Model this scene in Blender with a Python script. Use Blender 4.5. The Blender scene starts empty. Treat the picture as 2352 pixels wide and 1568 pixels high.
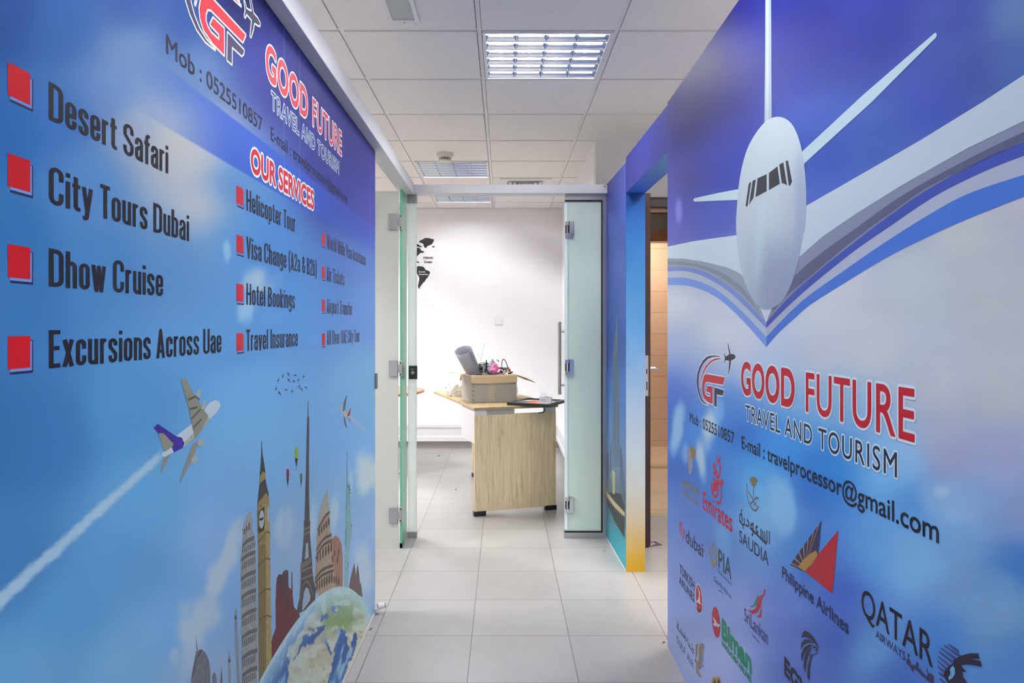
import bpy, bmesh, math, random
import numpy as np
from mathutils import Vector, Matrix
from mathutils.geometry import tessellate_polygon
SC = bpy.context.scene
COL = SC.collection
# ------------------------------------------------------------------ camera
FPX, CX, CY, EYE = 1610.0, 1156.0, 750.0, 1.31
cam = bpy.data.cameras.new('camera'); cam_o = bpy.data.objects.new('camera', cam); COL.objects.link(cam_o)
cam.sensor_width = 36; cam.lens = 36*FPX/2352
cam.shift_x = (1176-CX)/2352; cam.shift_y = (CY-784)/2352
cam.clip_start = 0.05
cam_o.location = (0, 0, EYE); cam_o.rotation_euler = (math.pi/2, 0, 0)
SC.camera = cam_o
# ------------------------------------------------------------------ world, exposure
w = bpy.data.worlds.new('world'); SC.world = w; w.use_nodes = True
w.node_tree.nodes['Background'].inputs[0].default_value = (1, 1, 1, 1)
w.node_tree.nodes['Background'].inputs[1].default_value = 0.15
vs = SC.view_settings
vs.view_transform = 'Standard'; vs.look = 'None'; vs.gamma = 1; vs.use_curve_mapping = False
vs.exposure = 0.0
TUBE = {'corridor': 180.0, 'far': 230.0, 'end': 105.0, 'mid': 175.0, 'side': 380.0, 'rest': 680.0}   # strength of the fluorescent tubes
TUBE_COL = (1.0, .982, .955, 1)
SC.cycles.use_denoising = True
SC.cycles.max_bounces = 10; SC.cycles.diffuse_bounces = 5; SC.cycles.glossy_bounces = 4
SC.cycles.sample_clamp_indirect = 6.0
SC.cycles.caustics_reflective = True
def lamp(name, kind, loc, energy, color, size=0.3, rot=(0, 0, 0)):
    l = bpy.data.lights.new(name, kind); l.energy = energy; l.color = color
    if kind == 'AREA': l.size = size
    else: l.shadow_soft_size = size
    o = bpy.data.objects.new(name, l); COL.objects.link(o); o.location = loc; o.rotation_euler = rot
    return o
lamp('washroom_lamp', 'AREA', (1.45, 7.0, 2.45), 22, (1.0, .86, .72), .3)
lamp('passage_lamp', 'AREA', (1.35, 5.6, 2.45), 3.2, (1.0, .93, .84), .3)
# ------------------------------------------------------------------ helpers
def lin(v):
    v = v/255.0
    return v/12.92 if v <= .04045 else ((v+.055)/1.055)**2.4
def rgb(r, g, b): return (lin(r), lin(g), lin(b), 1.0)
MATS = {}
def mat(name, col, rough=.5, metal=0., spec=.5, bump=None, trans=0., coat=0.):
    if name in MATS: return MATS[name]
    m = bpy.data.materials.new(name); m.use_nodes = True
    b = m.node_tree.nodes['Principled BSDF']
    b.inputs['Base Color'].default_value = col if len(col) == 4 else rgb(*col)
    b.inputs['Roughness'].default_value = rough; b.inputs['Metallic'].default_value = metal
    b.inputs['Specular IOR Level'].default_value = spec
    b.inputs['Transmission Weight'].default_value = trans
    b.inputs['Coat Weight'].default_value = coat
    if bump:
        n = m.node_tree.nodes.new('ShaderNodeTexNoise'); n.inputs['Scale'].default_value = bump[0]; n.inputs['Detail'].default_value = 4
        t = m.node_tree.nodes.new('ShaderNodeTexCoord'); k = m.node_tree.nodes.new('ShaderNodeBump')
        k.inputs['Strength'].default_value = bump[1]; k.inputs['Distance'].default_value = bump[2] if len(bump) > 2 else .002
        L = m.node_tree.links
        L.new(t.outputs['Object'], n.inputs['Vector']); L.new(n.outputs['Fac'], k.inputs['Height']); L.new(k.outputs['Normal'], b.inputs['Normal'])
    MATS[name] = m
    return m
def nodes_of(m):
    return m.node_tree.nodes, m.node_tree.links, m.node_tree.nodes['Principled BSDF']
def emit(name, col, s):
    m = bpy.data.materials.new(name); m.use_nodes = True
    n, L, b = nodes_of(m)
    b.inputs['Base Color'].default_value = col; b.inputs['Emission Color'].default_value = col; b.inputs['Emission Strength'].default_value = s
    MATS[name] = m; return m

class MB:
    def __init__(s): s.v = []; s.f = []; s.mi = []
    def add(s, v, f, mi=0):
        n = len(s.v); s.v += [tuple(p) for p in v]; s.f += [tuple(i+n for i in q) for q in f]; s.mi += [mi]*len(f)
        return s
    def box(s, a, b, R=None, mi=0):
        x0, y0, z0 = a; x1, y1, z1 = b
        v = [Vector(p) for p in ((x0,y0,z0),(x1,y0,z0),(x1,y1,z0),(x0,y1,z0),(x0,y0,z1),(x1,y0,z1),(x1,y1,z1),(x0,y1,z1))]
        if R is not None: v = [R @ p for p in v]
        return s.add(v, [(3,2,1,0),(4,5,6,7),(0,1,5,4),(1,2,6,5),(2,3,7,6),(3,0,4,7)], mi)
    def cyl(s, a, b, r, n=16, r2=None, cap=True, mi=0):
        a = Vector(a); b = Vector(b); d = (b-a).normalized(); r2 = r if r2 is None else r2
        p = d.orthogonal().normalized(); q = d.cross(p)
        v = []
        for c, rr in ((a, r), (b, r2)):
            v += [c+rr*(math.cos(2*math.pi*i/n)*p+math.sin(2*math.pi*i/n)*q) for i in range(n)]
        f = [(i, (i+1) % n, n+(i+1) % n, n+i) for i in range(n)]
        if cap: f += [tuple(range(n-1, -1, -1)), tuple(range(n, 2*n))]
        return s.add(v, f, mi)
    def lathe(s, prof, c, n=32, mi=0):
        v = []; f = []
        for r, z in prof:
            v += [(c[0]+r*math.cos(2*math.pi*i/n), c[1]+r*math.sin(2*math.pi*i/n), c[2]+z) for i in range(n)]
        for k in range(len(prof)-1):
            f += [(k*n+i, k*n+(i+1) % n, (k+1)*n+(i+1) % n, (k+1)*n+i) for i in range(n)]
        return s.add(v, f, mi)
    def tube(s, pts, r, n=8, mi=0):
        pts = [Vector(p) for p in pts]; v = []; f = []; m = len(pts); up = None
        for i, p in enumerate(pts):
            d = (pts[min(i+1, m-1)]-pts[max(i-1, 0)])
            d = d.normalized() if d.length > 1e-9 else Vector((0, 0, 1))
            if up is None: up = d.orthogonal().normalized()
            up = (up-d*up.dot(d)); up = up.normalized() if up.length > 1e-6 else d.orthogonal().normalized()
            q = d.cross(up)
            rr = r[i] if isinstance(r, (list, tuple)) else r
            v += [p+rr*(math.cos(2*math.pi*k/n)*up+math.sin(2*math.pi*k/n)*q) for k in range(n)]
        for i in range(m-1):
            f += [(i*n+k, i*n+(k+1) % n, (i+1)*n+(k+1) % n, (i+1)*n+k) for k in range(n)]
        f += [tuple(range(n-1, -1, -1)), tuple(range((m-1)*n, m*n))]
        return s.add(v, f, mi)
    def build(s, name, mats, parent=None, bevel=0, smooth=0, fix=True):
        off = Vector((0, 0, 0)); p = parent
        while p is not None: off = off+p.location; p = p.parent
        me = bpy.data.meshes.new(name)
        me.from_pydata([tuple(Vector(p)-off) for p in s.v], [], s.f)
        if not isinstance(mats, (list, tuple)): mats = [mats]
        for m in mats: me.materials.append(m)
        me.polygons.foreach_set('material_index', s.mi)
        if bevel or fix:
            bm = bmesh.new(); bm.from_mesh(me)
            if fix: bmesh.ops.recalc_face_normals(bm, faces=bm.faces)
            if bevel:
                bmesh.ops.remove_doubles(bm, verts=bm.verts, dist=1e-6)
                bmesh.ops.bevel(bm, geom=bm.edges, offset=bevel, segments=2, profile=.5, affect='EDGES', clamp_overlap=True)
            bm.to_mesh(me); bm.free()
        if smooth:
            for pl in me.polygons: pl.use_smooth = True
            me.set_sharp_from_angle(angle=math.radians(smooth))
        me.update()
        o = bpy.data.objects.new(name, me); COL.objects.link(o)
        if parent is not None: o.parent = parent
        return o
def tag(o, label, cat, group=None, kind=None):
    o['label'] = label; o['category'] = cat
    if group: o['group'] = group
    if kind: o['kind'] = kind
    return o
def thing(name, loc, label, cat, group=None, kind=None):
    o = bpy.data.objects.new(name, None); COL.objects.link(o); o.location = loc; o.empty_display_size = .05
    return tag(o, label, cat, group, kind)
def box(name, a, b, m, parent=None, bevel=0, R=None): return MB().box(a, b, R).build(name, m, parent, bevel)
def P(px, py, d): return Vector(((px-CX)*d/FPX, d, EYE-(py-CY)*d/FPX))
def catmull(pts, n=6, closed=True):
    pts = [np.array(p, float) for p in pts]; m = len(pts); out = []
    rng = range(m) if closed else range(m-1)
    for i in rng:
        if closed: p0, p1, p2, p3 = pts[i-1], pts[i], pts[(i+1) % m], pts[(i+2) % m]
        else: p0, p1, p2, p3 = pts[max(i-1, 0)], pts[i], pts[i+1], pts[min(i+2, m-1)]
        for k in range(n):
            t = k/n
            out.append(.5*((2*p1)+(-p0+p2)*t+(2*p0-5*p1+4*p2-p3)*t*t+(-p0+3*p1-3*p2+p3)*t**3))
    if not closed: out.append(pts[-1])
    return [tuple(p) for p in out]
# ------------------------------------------------------------------ materials of the room
M_white = mat('white_paint', (232, 229, 230), .55, bump=(120, .05))
M_wallwarm = mat('white_wall_paint', (238, 237, 240), .6, bump=(90, .04))
M_grey = mat('grey_paint', (222, 221, 221), .6)
M_bar = mat('ceiling_bar', (232, 230, 229), .5)
M_alu = mat('white_aluminium', (204, 205, 209), .35, 0.)
M_steel = mat('brushed_steel', (180, 180, 184), .28, 1.0)
M_chrome = mat('chrome', (205, 207, 212), .12, 1.0)
M_satin = mat('satin_metal', (170, 171, 175), .35, .85)
M_black = mat('black_plastic', (22, 23, 26), .4)
M_rubber = mat('black_gasket', (16, 17, 18), .6)
def tile_mat():
    m = mat('ceiling_tile', (206, 203, 202), .85)
    n, L, b = nodes_of(m)
    t = n.new('ShaderNodeTexCoord'); s = n.new('ShaderNodeTexNoise'); s.inputs['Scale'].default_value = 260; s.inputs['Detail'].default_value = 3
    r = n.new('ShaderNodeValToRGB'); r.color_ramp.elements[0].position = .3; r.color_ramp.elements[1].position = .55
    r.color_ramp.elements[0].color = rgb(224, 221, 219); r.color_ramp.elements[1].color = rgb(238, 235, 233)
    L.new(t.outputs['Object'], s.inputs['Vector']); L.new(s.outputs['Fac'], r.inputs['Fac']); L.new(r.outputs['Color'], b.inputs['Base Color'])
    k = n.new('ShaderNodeBump'); k.inputs['Strength'].default_value = .15; k.inputs['Distance'].default_value = .001
    L.new(s.outputs['Fac'], k.inputs['Height']); L.new(k.outputs['Normal'], b.inputs['Normal'])
    return m
def grid_tiles(name, dx, dy, ox, oy, ca, cb, cg, rough, gw, rot=0, axes='XY', blotch=3.0):
    """square tiles with thin grout, from object coordinates"""
    m = mat(name, ca, rough); n, L, b = nodes_of(m)
    t = n.new('ShaderNodeTexCoord'); mp = n.new('ShaderNodeMapping'); mp.inputs['Rotation'].default_value = (0, 0, rot)
    sp = n.new('ShaderNodeSeparateXYZ'); L.new(t.outputs['Object'], mp.inputs['Vector']); L.new(mp.outputs['Vector'], sp.inputs['Vector'])
    def line(out, d, o):
        a = n.new('ShaderNodeMath'); a.operation = 'ADD'; a.inputs[1].default_value = -o+100*d; L.new(out, a.inputs[0])
        q = n.new('ShaderNodeMath'); q.operation = 'PINGPONG'; q.inputs[1].default_value = d/2; L.new(a.outputs[0], q.inputs[0])
        l = n.new('ShaderNodeMath'); l.operation = 'LESS_THAN'; l.inputs[1].default_value = gw/2; L.new(q.outputs[0], l.inputs[0])
        f = n.new('ShaderNodeMath'); f.operation = 'DIVIDE'; f.inputs[1].default_value = d; L.new(a.outputs[0], f.inputs[0])
        g = n.new('ShaderNodeMath'); g.operation = 'FLOOR'; L.new(f.outputs[0], g.inputs[0])
        return l, g
    lx, gx = line(sp.outputs[axes[0]], dx, ox); ly, gy = line(sp.outputs[axes[1]], dy, oy)
    mx = n.new('ShaderNodeMath'); mx.operation = 'MAXIMUM'; L.new(lx.outputs[0], mx.inputs[0]); L.new(ly.outputs[0], mx.inputs[1])
    cb_ = n.new('ShaderNodeCombineXYZ'); L.new(gx.outputs[0], cb_.inputs[0]); L.new(gy.outputs[0], cb_.inputs[1])
    wn = n.new('ShaderNodeTexWhiteNoise'); L.new(cb_.outputs[0], wn.inputs['Vector'])
    ns = n.new('ShaderNodeTexNoise'); ns.inputs['Scale'].default_value = blotch; ns.inputs['Detail'].default_value = 8; ns.inputs['Roughness'].default_value = .65
    L.new(t.outputs['Object'], ns.inputs['Vector'])
    ad = n.new('ShaderNodeMath'); ad.operation = 'MULTIPLY_ADD'; ad.inputs[1].default_value = .35; L.new(wn.outputs['Value'], ad.inputs[0]); L.new(ns.outputs['Fac'], ad.inputs[2])
    r = n.new('ShaderNodeValToRGB'); r.color_ramp.elements[0].position = .35; r.color_ramp.elements[1].position = .95
    r.color_ramp.elements[0].color = rgb(*ca); r.color_ramp.elements[1].color = rgb(*cb); L.new(ad.outputs[0], r.inputs['Fac'])
    mi = n.new('ShaderNodeMix'); mi.data_type = 'RGBA'; L.new(mx.outputs[0], mi.inputs['Factor']); L.new(r.outputs['Color'], mi.inputs['A'])
    mi.inputs['B'].default_value = rgb(*cg); L.new(mi.outputs['Result'], b.inputs['Base Color'])
    k = n.new('ShaderNodeBump'); k.inputs['Strength'].default_value = .4; k.inputs['Distance'].default_value = .001; k.invert = True
    L.new(mx.outputs[0], k.inputs['Height']); L.new(k.outputs['Normal'], b.inputs['Normal'])
    return m
def wood_mat(name, c1, c2, c3, scale=(22, 22, 1.1), rough=.5):
    m = mat(name, c1, rough); n, L, b = nodes_of(m)
    t = n.new('ShaderNodeTexCoord'); mp = n.new('ShaderNodeMapping'); mp.inputs['Scale'].default_value = scale
    a = n.new('ShaderNodeTexNoise'); a.inputs['Scale'].default_value = 2.2; a.inputs['Detail'].default_value = 6; a.inputs['Roughness'].default_value = .6; a.inputs['Distortion'].default_value = 1.2
    mp2 = n.new('ShaderNodeMapping'); mp2.inputs['Scale'].default_value = tuple(v*5 for v in scale)
    f = n.new('ShaderNodeTexNoise'); f.inputs['Scale'].default_value = 3; f.inputs['Detail'].default_value = 5
    L.new(t.outputs['Object'], mp.inputs['Vector']); L.new(mp.outputs['Vector'], a.inputs['Vector'])
    L.new(t.outputs['Object'], mp2.inputs['Vector']); L.new(mp2.outputs['Vector'], f.inputs['Vector'])
    ad = n.new('ShaderNodeMath'); ad.operation = 'MULTIPLY_ADD'; ad.inputs[1].default_value = .45; L.new(f.outputs['Fac'], ad.inputs[0]); L.new(a.outputs['Fac'], ad.inputs[2])
    r = n.new('ShaderNodeValToRGB'); e = r.color_ramp.elements
    e[0].position = .48; e[0].color = rgb(*c3); e[1].position = .9; e[1].color = rgb(*c1)
    x = e.new(.64); x.color = rgb(*c2)
    L.new(ad.outputs[0], r.inputs['Fac']); L.new(r.outputs['Color'], b.inputs['Base Color'])
    return m
def frosted(name, col, back=.35):
    m = mat(name, col, .16, spec=.5); n, L, b = nodes_of(m)
    out = n['Material Output']; tr = n.new('ShaderNodeBsdfTranslucent'); tr.inputs[0].default_value = rgb(*col)
    mx = n.new('ShaderNodeMixShader'); mx.inputs[0].default_value = back
    L.new(b.outputs[0], mx.inputs[1]); L.new(tr.outputs[0], mx.inputs[2]); L.new(mx.outputs[0], out.inputs['Surface'])
    return m
M_tile = tile_mat()
M_floor = grid_tiles('floor_tile', .411, .392, -.133, 2.972, (146, 144, 143), (158, 156, 155), (102, 100, 99), .3, .004, blotch=5)
M_wood = wood_mat('oak_laminate', (230, 211, 176), (212, 191, 155), (166, 140, 108))
M_woodtop = wood_mat('oak_laminate_top', (166, 146, 110), (156, 135, 98), (130, 108, 76), (14, 1.2, 14))
M_mahog = wood_mat('mahogany', (46, 17, 15), (36, 13, 12), (22, 8, 8), rough=.3)
M_brownwood = wood_mat('teak_frame', (128, 84, 46), (112, 70, 36), (86, 50, 24), (1.2, 14, 14), .3)
M_frost = frosted('frosted_glass', (226, 242, 233), .3)
M_frostw = frosted('frosted_film_glass', (206, 210, 203), .3)
M_frostg = frosted('green_tinted_glass', (165, 202, 184))
M_edge = mat('green_glass_edge', (84, 184, 148), .12, spec=.8)
M_clear = mat('clear_glass', (225, 240, 234), .03, trans=.85)
# ------------------------------------------------------------------ the setting
ZC = 2.595
XR = .636                                                  # right wall of the far room
fl = box('floor', (-4.2, -3.6, -.06), (3.2, 7.9, 0), M_floor); tag(fl, 'pale grey square floor tiles through corridor and far room', 'floor', kind='structure')
GX, GY = -.105, 3.045
FIX = {(0, 0), (-1, 4), (-1, 6), (0, -3), (0, -7), (0, -10), (-3, -7), (-4, 0), (-4, 5), (-4, -5), (2, -8), (2, -3), (2, 0), (-3, 3)}
def build_ceiling():
    mb = MB(); g = .012
    for i in range(-7, 6):
        for j in range(-11, 9):
            if (i, j) in FIX: continue
            x0 = GX+.6*i; y0 = GY+.6*j; x1 = x0+.6; y1 = min(y0+.6, 7.6)
            if y0 > 7.58: continue
            if x0 >= XR-.05 and y0 > 4.7: continue
            x1b = XR if (x0 < XR < x1 and y0 > 4.7) else x1
            mb.box((x0+g, y0+g, ZC), (x1b-(g if x1b == x1 else 0), y1-g, ZC+.015))
    c = mb.build('ceiling', M_tile)
    tag(c, 'suspended ceiling of square off white mineral tiles', 'ceiling', kind='structure')
    mb = MB()
    for i in range(-7, 7): mb.box((GX+.6*i-.0095, -3.6, ZC+.006), (GX+.6*i+.0095, 7.6, ZC+.03))
    for j in range(-11, 9): mb.box((-4.2, GY+.6*j-.0095, ZC+.0065), (3.2, GY+.6*j+.0095, ZC+.0302))
    mb.build('grid_bar', M_bar, c)
    box('plenum', (-4.2, -3.6, ZC+.2), (3.2, 7.9, ZC+.25), M_grey, c)
build_ceiling()
o = MB().box((-4.3, 7.6, 0), (XR, 7.75, ZC+.2)).build('wall_back', M_wallwarm); tag(o, 'plain white end wall of the far room', 'wall', kind='structure')
o = MB().box((XR, 4.93, 0), (.74, 7.75, ZC+.2)).build('wall_right', M_wallwarm); tag(o, 'white side wall of far room right of the desk', 'wall', kind='structure')
mb = MB(); mb.box((XR, 4.81, 0), (.835, 4.93, ZC+.2)); mb.box((.835, 4.81, 2.19), (1.75, 4.93, ZC+.2)); mb.box((1.75, 4.81, 0), (3.2, 4.93, ZC+.2))
tag(mb.build('wall_right_front', M_grey), 'grey painted wall holding the brown doorway, seen above blue partition', 'wall', kind='structure')
tag(box('wall_left', (-4.35, -3.6, 0), (-4.2, 7.75, ZC+.2), M_white), 'white outer wall of the room on the left', 'wall', kind='structure')
tag(box('wall_right_outer', (3.2, -3.6, 0), (3.35, 4.81, ZC+.2), M_white), 'white outer wall beyond the right partition', 'wall', kind='structure')
tag(box('wall_front', (-4.35, -3.75, 0), (3.35, -3.6, ZC+.2), M_white), 'white wall behind the viewer', 'wall', kind='structure')
# skirting and trunking in the far room
M_skirt = mat('grey_skirting', (172, 167, 166), .35)
tag(box('baseboard_back', (-4.2, 7.588, 0), (XR-.012, 7.6, .078), M_skirt), 'grey tile skirting along the far white wall', 'skirting', kind='structure')
tag(box('baseboard_right', (XR-.012, 4.94, 0), (XR, 7.588, .078), M_skirt), 'grey tile skirting on the wall right of the desk', 'skirting', kind='structure')
def trunk(name, label, f, L):
    o = MB(); 
    prof = [(0, .255), (.06, .255), (.06, .225), (.052, .215), (.052, .135), (.06, .125), (.06, .078), (0, .078)]
    n = len(prof); v = [f(0, d, z) for d, z in prof]+[f(L, d, z) for d, z in prof]
    o.add(v, [(i, (i+1) % n, n+(i+1) % n, n+i) for i in range(n)]+[tuple(range(n)), tuple(range(2*n-1, n-1, -1))])
    return tag(o.build(name, mat('white_pvc', (222, 222, 226), .35)), label, 'cable trunking', 'cable trunking round the far room')
trunk('cable_trunking', 'white plastic cable trunking along foot of far wall', lambda t, d, z: (-4.2+t, 7.598-d, z), 4.2+XR-.001)
trunk('cable_trunking', 'white plastic cable trunking along foot of wall right of desk', lambda t, d, z: (XR-.002-d, 4.95+t, z), 2.58)
# far doorway with washroom
W0 = .74
M_peach = grid_tiles('peach_wall_tile', .46, .231, .1, .078, (206, 176, 152), (216, 188, 164), (150, 116, 92), .25, .003, axes='XZ', blotch=1.2)
M_beige = grid_tiles('beige_floor_tile', .3, .3, 0, 0, (196, 176, 152), (208, 188, 164), (150, 134, 116), .3, .004, rot=math.pi/4)
o = box('wall_washroom_back', (W0, 7.6, 0), (2.6, 7.75, 2.6), M_peach); tag(o, 'peach tiled wall at the end of washroom', 'wall', kind='structure')
o = box('wall_washroom_right', (2.6, 4.93, 0), (2.7, 7.75, 2.6), M_peach); tag(o, 'peach tiled side wall of washroom', 'wall', kind='structure')
mb = MB(); mb.box((W0, 6.43, 0), (.9, 6.53, 2.6)); mb.box((.9, 6.43, 2.19), (2.0, 6.53, 2.6)); mb.box((2.0, 6.43, 0), (2.6, 6.53, 2.6))
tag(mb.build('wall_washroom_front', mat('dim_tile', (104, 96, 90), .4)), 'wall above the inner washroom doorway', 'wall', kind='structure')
tag(box('floor_washroom', (W0, 4.95, 0), (2.6, 7.6, .012), M_beige), 'beige diagonal floor tiles inside the washroom', 'floor', kind='structure')
tag(box('ceiling_washroom', (W0, 4.93, 2.55), (2.6, 7.6, 2.6), M_white), 'plain ceiling over the washroom', 'ceiling', kind='structure')
M_thr = mat('marble_threshold', (188, 172, 138), .25)
tag(box('trim_1', (W0+.095, 4.85, 0), (1.75, 4.98, .022), M_thr), 'beige marble threshold in the brown doorway', 'threshold', kind='structure')
tag(box('trim_2', (.9, 6.42, .012), (2.0, 6.54, .034), M_thr), 'beige marble threshold of inner doorway', 'threshold', kind='structure')
mb = MB(); mb.box((.9, 6.40, .034), (.96, 6.56, 2.19)); mb.box((1.94, 6.40, .034), (2.0, 6.56, 2.19)); mb.box((.96, 6.40, 2.09), (1.94, 6.56, 2.19))
tag(mb.build('trim_3', M_brownwood, bevel=.004), 'light brown wooden frame of inner washroom doorway', 'door frame', kind='structure')
mb = MB(); mb.box((.80, 4.79, 0), (.86, 4.95, 2.11)); mb.box((1.70, 4.79, 0), (1.76, 4.95, 2.11)); mb.box((.80, 4.79, 2.11), (1.76, 4.95, 2.195)); mb.box((.80, 4.775, 2.125), (1.76, 4.79, 2.18))
tag(mb.build('trim_4', M_mahog, bevel=.003), 'dark mahogany frame of washroom doorway', 'door frame', kind='structure')
d1 = thing('door_1', (.852, 4.78, 0), 'dark mahogany door standing open beyond the blue jamb', 'door', kind='structure')
box('leaf', (.835, 4.15, .012), (.872, 4.78, 2.1), M_mahog, d1, .002)
lp = box('lock_plate', (.8405, 4.148, .90), (.8585, 4.151, 1.14), M_steel, d1)
mb = MB()
for z0, z1 in ((.935, .985), (1.03, 1.06)): mb.box((.846, 4.1465, z0), (.853, 4.149, z1))
mb.build('bolt', M_black, lp)
mb = MB(); mb.box((.872, 4.185, .90), (.876, 4.225, 1.135)); pl = mb.build('handle_plate', M_chrome, d1, .001)
mb = MB(); pts = [(.876, 4.205, 1.06), (.905, 4.205, 1.06), (.922, 4.21, 1.06), (.93, 4.225, 1.06), (.93, 4.32, 1.06)]
mb.tube(catmull(pts, 6, False), .0095, 12).build('lever_handle', M_chrome, d1, smooth=50)
# leaflet on the floor beside the door
def leaflet():
    r = thing('leaflet', (.885, 4.22, 0), 'small purple leaflet lying on floor by the mahogany door', 'leaflet')
    R = Matrix.Translation((.885, 4.22, .001)) @ Matrix.Rotation(.35, 4, 'Z')
    box('sheet', (-.06, -.04, 0), (.06, .04, .001), mat('purple_print', (70, 30, 70), .4), r, R=R)
    mb = MB()
    for k in range(3): mb.box((-.02+.02*k, -.03+.01*k, .001), (-.008+.02*k, .02, .0014), R)
    mb.build('printed_block', mat('pale_print', (205, 195, 210), .5), r)
leaflet()
# ------------------------------------------------------------------ wall planes for the printed murals
EPS = .00011
class Plane:
    """vertical plane through A and B (x, y); u runs from A to B, n is the side facing the corridor"""
    def __init__(s, A, B, sign):
        s.A = Vector(A); s.D = (Vector(B)-s.A).normalized(); s.N = Vector((-s.D.y, s.D.x))*sign; s.base = 0
    def uz(s, px, py):
        a = (px-CX)/FPX                                     # ray (a*t, t)
        det = a*(-s.D.y)+s.D.x
        t = (s.A.x*(-s.D.y)+s.D.x*s.A.y)/det
        u = (Vector((a*t, t))-s.A).dot(s.D)
        return u, EYE-(py-CY)*t/FPX
    def pt(s, u, z, layer=0):
        q = s.A+s.D*u+s.N*(EPS*layer+s.base)
        return (q.x, q.y, z)
    def px(s, u, z):
        q = s.A[0]+s.D[0]*u, s.A[1]+s.D[1]*u
        y = np.maximum(q[1], .25)
        return CX+FPX*q[0]/y, CY-FPX*(z-EYE)/y
XL = -.592
LEFT = Plane((XL, 0), (XL, 3.0), -1)                        # u = y
def xr(y): return .6346+.0124*y
RIGHT = Plane((xr(0), 0), (xr(-3), -3), -1)                  # u = -y (text runs towards the viewer)
LEFT.base = RIGHT.base = .0015
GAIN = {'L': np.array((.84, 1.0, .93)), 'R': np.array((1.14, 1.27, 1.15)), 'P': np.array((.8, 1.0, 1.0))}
_side = 'L'
PM = {}
def pmat(c, rough=.5):
    """printed vinyl colour"""
    k = (_side, tuple(c), rough)
    if k not in PM:
        g = GAIN[_side]
        col = tuple(min(.95, lin(v)*k_) for v, k_ in zip(c, g))+(1.0,)
        PM[k] = mat('print_%s_%d_%d_%d' % ((_side,)+tuple(c)), col, rough, spec=.14, bump=(220, .06, .0012))
    return PM[k]
def tmat(c, sc=(70, 70, 34)):
    """printed picture colour with fine tonal texture"""
    k = ('t', _side, tuple(c))
    if k not in PM:
        g = GAIN[_side]
        m = mat('picture_%s_%d_%d_%d' % ((_side,)+tuple(c)), tuple(min(.95, lin(v)*k_) for v, k_ in zip(c, g))+(1.0,), .5, spec=.14)
        n, L, b = nodes_of(m)
        t = n.new('ShaderNodeTexCoord'); mp = n.new('ShaderNodeMapping'); mp.inputs['Scale'].default_value = sc
        x = n.new('ShaderNodeTexNoise'); x.inputs['Scale'].default_value = 2.5; x.inputs['Detail'].default_value = 6; x.inputs['Roughness'].default_value = .7
        r = n.new('ShaderNodeValToRGB'); r.color_ramp.elements[0].position = .34; r.color_ramp.elements[1].position = .68
        for e, f in zip(r.color_ramp.elements, (.70, 1.30)): e.color = tuple(min(.95, lin(v)*k_*f) for v, k_ in zip(c, g))+(1.0,)
        L.new(t.outputs['Object'], mp.inputs['Vector']); L.new(mp.outputs['Vector'], x.inputs['Vector']); L.new(x.outputs['Fac'], r.inputs['Fac']); L.new(r.outputs['Color'], b.inputs['Base Color'])
        PM[k] = m
    return PM[k]
def vmat(side):
    m = mat('printed_vinyl_'+side, (200, 200, 200), .5, spec=.14, bump=(220, .06, .0012)); n, L, b = nodes_of(m)
    a = n.new('ShaderNodeVertexColor'); a.layer_name = 'Col'; L.new(a.outputs['Color'], b.inputs['Base Color'])
    return m
# ---- numpy fields
_rs = np.random.RandomState(7); _perm = _rs.rand(256, 256)
def vnoise(x, y):
    xi = np.floor(x).astype(int); yi = np.floor(y).astype(int); fx = x-xi; fy = y-yi
    fx = fx*fx*(3-2*fx); fy = fy*fy*(3-2*fy)
    g = lambda a, b: _perm[a % 256, b % 256]
    return (g(xi, yi)*(1-fx)+g(xi+1, yi)*fx)*(1-fy)+(g(xi, yi+1)*(1-fx)+g(xi+1, yi+1)*fx)*fy
def fbm(x, y, o=4):
    s = 0; a = .5
    for k in range(o): s = s+a*vnoise(x*2**k+17*k, y*2**k+31*k); a *= .5
    return s
def idw(px, py, ctl, p=4.4):
    num = np.zeros(px.shape+(3,)); den = np.zeros(px.shape)
    for x, y, c in ctl:
        wgt = 1/((px-x)**2+(py-y)**2+5000)**(p/2)
        num += wgt[..., None]*np.array(c, float); den += wgt
    return num/den[..., None]
def sstep(a, b, x):
    t = np.clip((x-a)/(b-a), 0, 1); return t*t*(3-2*t)
def blend(c, a, col): return c*(1-a[..., None])+a[..., None]*np.array(col, float)
def blob(c, px, py, x, y, rx, ry, ang, col, al, rag=.75, sc=.02):
    ca, sa = math.cos(math.radians(ang)), math.sin(math.radians(ang))
    dx, dy = px-x, py-y; q = np.sqrt(((dx*ca+dy*sa)/rx)**2+((-dx*sa+dy*ca)/ry)**2)
    q = q+rag*(fbm(px*sc+x, py*sc*.6+y)-.47)*2
    return blend(c, al*(1-sstep(.35, 1.1, q)), col)
def tolin(c):
    c = np.clip(c, 0, 255)/255
    return np.where(c <= .04045, c/12.92, ((c+.055)/1.055)**2.4)
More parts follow.
